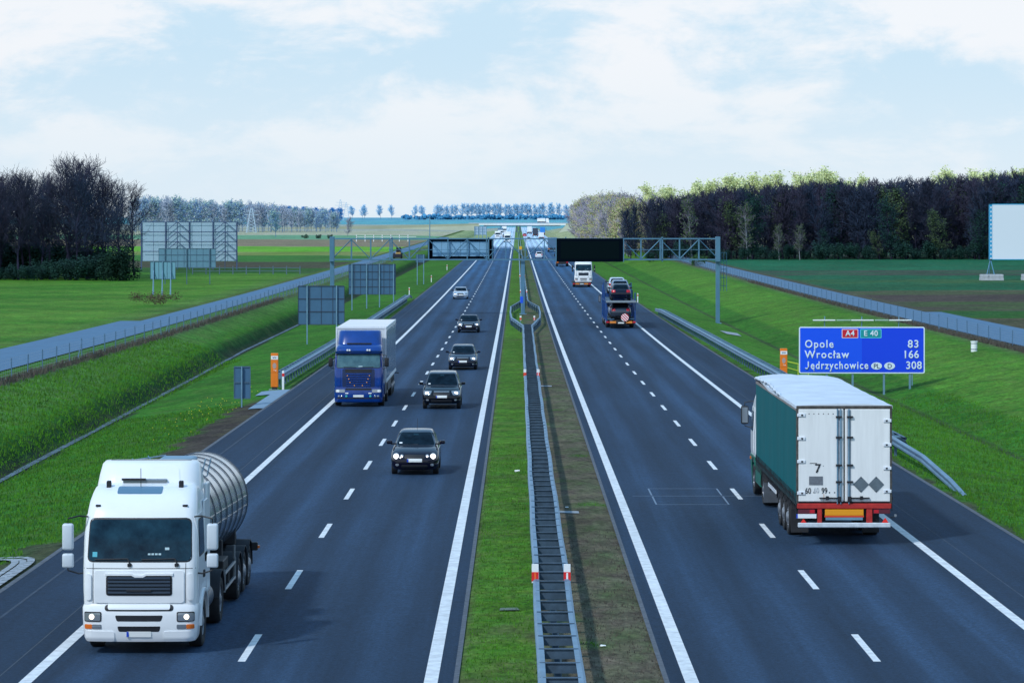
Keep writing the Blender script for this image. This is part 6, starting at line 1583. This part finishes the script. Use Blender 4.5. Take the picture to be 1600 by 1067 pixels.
def place(kind, protos, x, y, s, label, group, sz=1.0, cat='tree', parts=('trunk', 'crown'), rz=None):
    tm, cm = protos
    t = thing(kind, label, cat, (x, y, ground_z(x, y) - .1), random.uniform(0, 6.28) if rz is None else rz, group); t.scale = (s, s, s * sz)
    for nm, me in zip(parts, (tm, cm)):
        if me is None: continue
        o = bpy.data.objects.new(nm, me); COL.objects.link(o); o.parent = t
    return t
# left wood, tall bare alders
PA = [make_tree(11 + i, 17, 4.6, B1, (TW1, TW1b, TWP)[i % 3], tw=.022, kids=(0, 7, 6), nlimb=24, low=.28) for i in range(5)]
PM = [make_tree(31 + i, 17, 5.4, B1, (TW1, TW1b)[i % 2], tw=.022, kids=(0, 7, 6), nlimb=28, low=.2, multi=2) for i in range(3)]
xs = np.arange(-92, -60.0, 2.7)
topx = [-90, -73, -68, -64.5, -62, -58.5, -56, -54]; toph = [15, 16, 15.5, 18.3, 15.5, 16, 15, 13.5]
for r_, D in enumerate((428, 434, 441, 449, 458)):
    for x in xs + r_ * .8:
        x += random.uniform(-.9, .9); D_ = D + random.uniform(-2.5, 2.5)
        h = float(np.interp(x, topx, toph)) * random.uniform(.86, 1.03)
        pr = random.choice(PA + PM) if r_ < 2 else random.choice(PA)
        place('bare_tree', pr, x, D_, h / 17, 'leafless dark tree in the dense wood on the left', 'leafless trees of the left wood')
place('bare_tree', PM[1], xat(192, 424), 424, .74, 'spreading bare tree at the right end of the left wood, reaching over the bushes', None)
BU = [leafcloud(50 + i, 2600, 2.6, 2.2, 3.6, .17, LFD, 12) for i in range(3)]
for k in range(26):
    x = -88 + k * 1.22 + random.uniform(-.5, .5)
    place('bush', (BU[k % 3], None), x, 423.5 + random.uniform(-1, 5), random.uniform(.4, .75) if x < -64 else random.uniform(.7, .95), 'dark green bush under the bare trees of the left wood', 'bushes under the left wood', cat='bush', parts=('foliage', 'stem'))
for k in range(20):
    place('bush', (BU[k % 3], None), -88 + k * 1.4 + random.uniform(-.4, .4), 440 + random.uniform(-2, 4), random.uniform(1.0, 1.35), 'dark green bush under the bare trees of the left wood', 'bushes under the left wood', cat='bush', parts=('foliage', 'stem'))
place('bush', (leafcloud(77, 5200, 3.0, 2.4, 4.6, .16, tmat('evergreen_leaves', (.016, .05, .03), (.008, .022, .02)), 16), None), xat(184, 421), 421, .92, 'big round dark green bush at the right end of the left wood', None, cat='bush', parts=('foliage', 'stem'))
# right wood, cloud shade put into its dark bark and twig colours
PD = [make_tree(71 + i, 18, 4.2, B1, (TW1b, TWP, TW1)[i % 3], tw=.042, kids=(0, 7, 6), nlimb=32, low=.03) for i in range(6)]
PG = [make_tree(91 + i, 17, 3.8, B1, (TW1b, TW1)[i % 2], tw=.035, kids=(0, 6, 5), nlimb=26, low=.1, leaves=2600, leafm=(LFD, LFO)[i % 2], leafsize=.26) for i in range(3)]
PBI = [make_tree(121 + i, 15, 2.6, BRK, TWB, tw=.03, kids=(0, 5, 4), nlimb=24, low=.2, leaves=1500, leafm=LFO, leafsize=.2) for i in range(2)]
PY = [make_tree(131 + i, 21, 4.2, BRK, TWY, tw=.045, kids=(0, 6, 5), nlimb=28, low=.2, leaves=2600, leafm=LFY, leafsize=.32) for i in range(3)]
def hR(px): return float(np.interp(px, [1000, 1020, 1060, 1120, 1180, 1300, 1450, 1600, 1700], [12, 13.6, 14.6, 16.0, 17.0, 17.7, 18.4, 20, 20]))
for r_, D in enumerate((640, 647, 655, 665, 677, 692)):
    n = 28
    for k in range(n):
        x = 28.5 + (126 - 28.5) * (k + random.random() * .8) / n
        px = 808 + x * F / D
        pr = random.choice(PD) if random.random() > (.16 if r_ < 2 else .05) else random.choice(PG)
        hh = hR(px) * (random.uniform(.84, .98) if r_ < 2 else random.uniform(.95, 1.03))
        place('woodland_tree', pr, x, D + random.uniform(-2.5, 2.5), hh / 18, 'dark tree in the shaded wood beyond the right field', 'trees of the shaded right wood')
for k, px in enumerate((1082, 1168)): place('birch_tree', PBI[k], xat(px, 634), 634, (.98, .86)[k], ['slender birch with a pale trunk at the left part of the right wood edge', 'pale trunked birch with olive leaves in the right wood edge'][k], None)
for k, (px, h, nm) in enumerate(((1393, 14, 'olive topped tall tree in the middle of the right wood edge'), (1475, 12, 'green crowned tree left of the white billboard'), (1530, 11.5, 'broad green tree just left of the white billboard'), (1290, 7, 'small bright green tree at the foot of the right wood'), (1375, 7, 'low green tree at the wood edge under the olive topped one'))):
    place('leafy_tree', PG[k % 3], xat(px, 634), 634, h / 17, nm, None, sz=.95)
for px in (1218, 1250): place('bare_tree', PBI[0], xat(px, 632), 632, .55, 'small pale bare tree at the foot of the right wood, %s of the two' % ('left' if px < 1230 else 'right'), None)
for k in range(30):
    x = 28 + k * 3.3; place('bush', (BU[k % 3], None), x, 633 + random.uniform(-1, 3), random.uniform(.5, 1.0), 'dark undergrowth bush along the foot of the right wood', 'bushes along the right wood edge', cat='bush', parts=('foliage', 'stem'))
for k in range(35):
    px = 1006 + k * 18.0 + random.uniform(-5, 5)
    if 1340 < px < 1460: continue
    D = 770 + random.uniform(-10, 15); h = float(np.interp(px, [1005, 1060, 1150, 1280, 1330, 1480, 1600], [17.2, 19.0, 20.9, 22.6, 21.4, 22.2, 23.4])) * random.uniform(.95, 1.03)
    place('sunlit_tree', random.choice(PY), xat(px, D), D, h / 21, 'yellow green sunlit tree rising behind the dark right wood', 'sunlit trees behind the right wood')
# the wood edge running on along the road
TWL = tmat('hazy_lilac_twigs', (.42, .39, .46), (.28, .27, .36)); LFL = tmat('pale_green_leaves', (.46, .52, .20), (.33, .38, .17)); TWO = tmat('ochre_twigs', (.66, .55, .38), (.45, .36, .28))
PE = [make_tree(151 + i, 15, 4.4, BRK, (TWL, TWL, TWO, TWL)[i], tw=.06, kids=(0, 6, 5), nlimb=26, low=.1, leaves=(0, 0, 1100, 350)[i], leafm=LFL, leafsize=.3) for i in range(4)]
for r_ in range(3):
    D = 700 + r_ * 5
    while D < 1270:
        x = float(np.interp(D, [700, 900, 1270], [27.5, 25.5, 25.0])) + r_ * 4.5 + random.uniform(-1, 1)
        pr = PE[2] if D < 800 and random.random() < .75 else random.choice(PE)
        if D < 722: pr = PD[r_]
        h = float(np.interp(D, [700, 800, 1000, 1270], [13.5, 13.5, 16, 15])) * random.uniform(.85, 1.08)
        place('edge_tree', pr, x, D, h / 15 if pr not in PD else h / 18, 'hazy lilac and ochre tree along the far roadside edge of the right wood', 'trees along the far roadside edge of the right wood')
        D += random.uniform(8, 12)
# distant left wood, copse and avenue, haze painted into their blue colours
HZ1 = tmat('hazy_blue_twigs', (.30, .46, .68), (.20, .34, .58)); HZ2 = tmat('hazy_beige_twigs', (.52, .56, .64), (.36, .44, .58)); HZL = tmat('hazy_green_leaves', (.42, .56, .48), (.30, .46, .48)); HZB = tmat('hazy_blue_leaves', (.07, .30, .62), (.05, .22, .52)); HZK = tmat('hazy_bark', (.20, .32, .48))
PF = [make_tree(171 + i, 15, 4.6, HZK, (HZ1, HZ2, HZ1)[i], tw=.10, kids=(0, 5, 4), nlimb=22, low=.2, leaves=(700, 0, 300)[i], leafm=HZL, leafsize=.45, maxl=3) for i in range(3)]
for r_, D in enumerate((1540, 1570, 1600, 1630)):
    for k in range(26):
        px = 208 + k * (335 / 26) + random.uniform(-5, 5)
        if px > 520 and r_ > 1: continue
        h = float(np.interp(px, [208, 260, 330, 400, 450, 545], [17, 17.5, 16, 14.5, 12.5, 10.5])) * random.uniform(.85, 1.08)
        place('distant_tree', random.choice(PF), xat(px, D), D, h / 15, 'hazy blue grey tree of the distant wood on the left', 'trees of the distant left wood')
place('lone_tree', PF[0], xat(431, 1240), 1240, .74, 'single dark tree standing before the distant left wood', None)
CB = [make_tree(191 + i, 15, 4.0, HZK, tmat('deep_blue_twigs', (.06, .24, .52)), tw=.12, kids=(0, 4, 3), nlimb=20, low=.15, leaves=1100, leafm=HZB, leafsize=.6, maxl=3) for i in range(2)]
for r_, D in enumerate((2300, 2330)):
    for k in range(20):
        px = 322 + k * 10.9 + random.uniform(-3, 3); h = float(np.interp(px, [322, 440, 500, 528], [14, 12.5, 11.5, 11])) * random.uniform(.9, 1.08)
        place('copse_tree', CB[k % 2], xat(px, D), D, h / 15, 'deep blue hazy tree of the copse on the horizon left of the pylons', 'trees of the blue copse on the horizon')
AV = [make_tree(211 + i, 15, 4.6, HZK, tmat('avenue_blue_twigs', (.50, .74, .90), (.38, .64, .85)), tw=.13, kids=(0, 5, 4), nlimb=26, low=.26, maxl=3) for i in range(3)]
DV = 3000
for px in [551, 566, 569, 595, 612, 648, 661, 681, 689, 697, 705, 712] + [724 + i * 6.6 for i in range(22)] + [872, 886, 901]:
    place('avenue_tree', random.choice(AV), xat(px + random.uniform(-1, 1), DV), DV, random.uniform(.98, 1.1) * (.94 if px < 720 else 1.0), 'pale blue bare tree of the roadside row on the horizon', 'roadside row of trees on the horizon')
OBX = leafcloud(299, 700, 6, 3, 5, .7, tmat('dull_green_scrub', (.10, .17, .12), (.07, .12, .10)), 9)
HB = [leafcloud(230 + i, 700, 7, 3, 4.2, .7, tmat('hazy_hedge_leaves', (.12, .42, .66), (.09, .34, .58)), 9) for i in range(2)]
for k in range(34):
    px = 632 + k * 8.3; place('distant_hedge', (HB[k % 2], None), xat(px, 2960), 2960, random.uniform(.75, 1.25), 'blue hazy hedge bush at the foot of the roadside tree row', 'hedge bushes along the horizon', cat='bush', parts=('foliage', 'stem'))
for px in (478, 497, 515): place('field_bush', (OBX, None), xat(px, 1180), 1180, .30, 'small scrub bush in the pale field before the distant left wood', 'scrub bushes in the pale field', cat='bush', parts=('foliage', 'stem'))
place('field_tree', PE[1], xat(543, 1300), 1300, .55, 'small grey bare tree at the right end of the distant left wood', None)
OB = leafcloud(300, 900, 2.4, 2, 2.6, .18, tmat('green_scrub', (.05, .12, .04), (.03, .07, .03)), 9); RB = leafcloud(301, 1500, 2.2, 1.8, 1.5, .08, tmat('brown_scrub', (.14, .10, .07), (.08, .06, .045)), 10)
for (px, py, s, nm, me) in ((602, 357, 0, '', None),): pass
place('scrub_bush', (RB, None), xat(243, 300), 300, .9, 'low brownish scrub beside the left service road', None, cat='bush', parts=('foliage', 'stem'))
x = xat(1087, 560); place('scrub_bush', (OB, None), x, 560, .9, 'green scrub on the right verge beyond the gantry ladder', None, cat='bush', parts=('foliage', 'stem'))
# ================================================================== LIGHT, SKY, CAMERA
EL, AZ = R(43), R(221)          # azimuth clockwise from +Y
W = bpy.data.worlds.new('World'); S.world = W; W.use_nodes = True; nt = W.node_tree; nt.nodes.clear()
out = nt.nodes.new('ShaderNodeOutputWorld'); b1 = nt.nodes.new('ShaderNodeBackground'); b2 = nt.nodes.new('ShaderNodeBackground'); mxs = nt.nodes.new('ShaderNodeMixShader')
sky = nt.nodes.new('ShaderNodeTexSky'); sky.sky_type = 'NISHITA'; sky.sun_disc = False; sky.sun_elevation = EL; sky.sun_rotation = AZ; sky.air_density = 1.2; sky.dust_density = 1.0; sky.ozone_density = 2.5
nt.links.new(sky.outputs[0], b1.inputs['Color']); b1.inputs['Strength'].default_value = .11
tc = nt.nodes.new('ShaderNodeTexCoord'); sp = nt.nodes.new('ShaderNodeSeparateXYZ'); nt.links.new(tc.outputs['Generated'], sp.inputs[0])
def wn(sc, stretch, det=6, rough=.55, off=(0, 0, 0)):
    mp = nt.nodes.new('ShaderNodeMapping'); mp.inputs['Scale'].default_value = stretch; mp.inputs['Location'].default_value = off
    nt.links.new(tc.outputs['Generated'], mp.inputs['Vector']); n = nt.nodes.new('ShaderNodeTexNoise'); n.inputs['Scale'].default_value = sc; n.inputs['Detail'].default_value = det; n.inputs['Roughness'].default_value = rough; n.inputs['Distortion'].default_value = .25
    nt.links.new(mp.outputs[0], n.inputs['Vector']); return n.outputs['Fac']
big = wn(9, (1, 1, 3.0), 7, .55, (.35, 0, .2)); fine = wn(22, (1, 1, 2.2), 8, .62, (1.3, 2, .4))
cl = mathn(nt, 'ADD', mathn(nt, 'MULTIPLY', big, .5), mathn(nt, 'MULTIPLY', fine, .5))
white = nt.nodes.new('ShaderNodeMapRange'); white.interpolation_type = 'SMOOTHSTEP'; white.inputs[1].default_value = .44; white.inputs[2].default_value = .57; nt.links.new(cl, white.inputs[0])
ramp = nt.nodes.new('ShaderNodeMix'); ramp.data_type = 'RGBA'; ramp.inputs['A'].default_value = (.58, .78, .95, 1); ramp.inputs['B'].default_value = (.90, .93, .99, 1)
nt.links.new(white.outputs[0], ramp.inputs['Factor'])
hz = nt.nodes.new('ShaderNodeMapRange'); hz.interpolation_type = 'SMOOTHSTEP'; hz.inputs[1].default_value = .004; hz.inputs[2].default_value = .062; hz.inputs[3].default_value = 1; hz.inputs[4].default_value = 0; nt.links.new(sp.outputs['Z'], hz.inputs[0])
rh = nt.nodes.new('ShaderNodeMix'); rh.data_type = 'RGBA'; rh.inputs['B'].default_value = (.76, .88, .98, 1); nt.links.new(ramp.outputs['Result'], rh.inputs['A']); nt.links.new(mathn(nt, 'MULTIPLY', hz.outputs[0], .85), rh.inputs['Factor'])
# overhead, out of view, the sky is set darker and bluer to cool the ambient light
up = nt.nodes.new('ShaderNodeMapRange'); up.inputs[1].default_value = .12; up.inputs[2].default_value = .5; nt.links.new(sp.outputs['Z'], up.inputs[0])
ru = nt.nodes.new('ShaderNodeMix'); ru.data_type = 'RGBA'; ru.inputs['B'].default_value = (.24, .52, .86, 1); nt.links.new(rh.outputs['Result'], ru.inputs['A']); nt.links.new(up.outputs[0], ru.inputs['Factor'])
nt.links.new(ru.outputs['Result'], b2.inputs['Color']); b2.inputs['Strength'].default_value = 1.03
mxs.inputs[0].default_value = .90
nt.links.new(b1.outputs[0], mxs.inputs[1]); nt.links.new(b2.outputs[0], mxs.inputs[2]); nt.links.new(mxs.outputs[0], out.inputs['Surface'])
ld = bpy.data.lights.new('sun', 'SUN'); ld.energy = 2.5; ld.angle = R(3.5); ld.color = (.96, .985, 1.0)
lo_ = bpy.data.objects.new('sun', ld); COL.objects.link(lo_)
dirv = Vector((math.sin(AZ) * math.cos(EL), math.cos(AZ) * math.cos(EL), math.sin(EL)))
lo_.rotation_euler = dirv.to_track_quat('Z', 'Y').to_euler(); lo_.location = dirv * 200
cd = bpy.data.cameras.new('camera'); cam = bpy.data.objects.new('camera', cd); COL.objects.link(cam); S.camera = cam
cd.sensor_width = 36; cd.lens = F / 1600 * 36; cd.clip_start = 1; cd.clip_end = 20000
cam.location = (0, 0, CAMZ); cam.rotation_euler = (R(90), 0, 0)
cd.shift_x = -8 / 1600; cd.shift_y = -(533.5 - 345) / 1600
S.render.resolution_x = 1024; S.render.resolution_y = 682
S.view_settings.view_transform = 'Standard'; S.view_settings.look = 'None'; S.view_settings.exposure = 0; S.view_settings.gamma = 1
for o in bpy.data.objects: pass
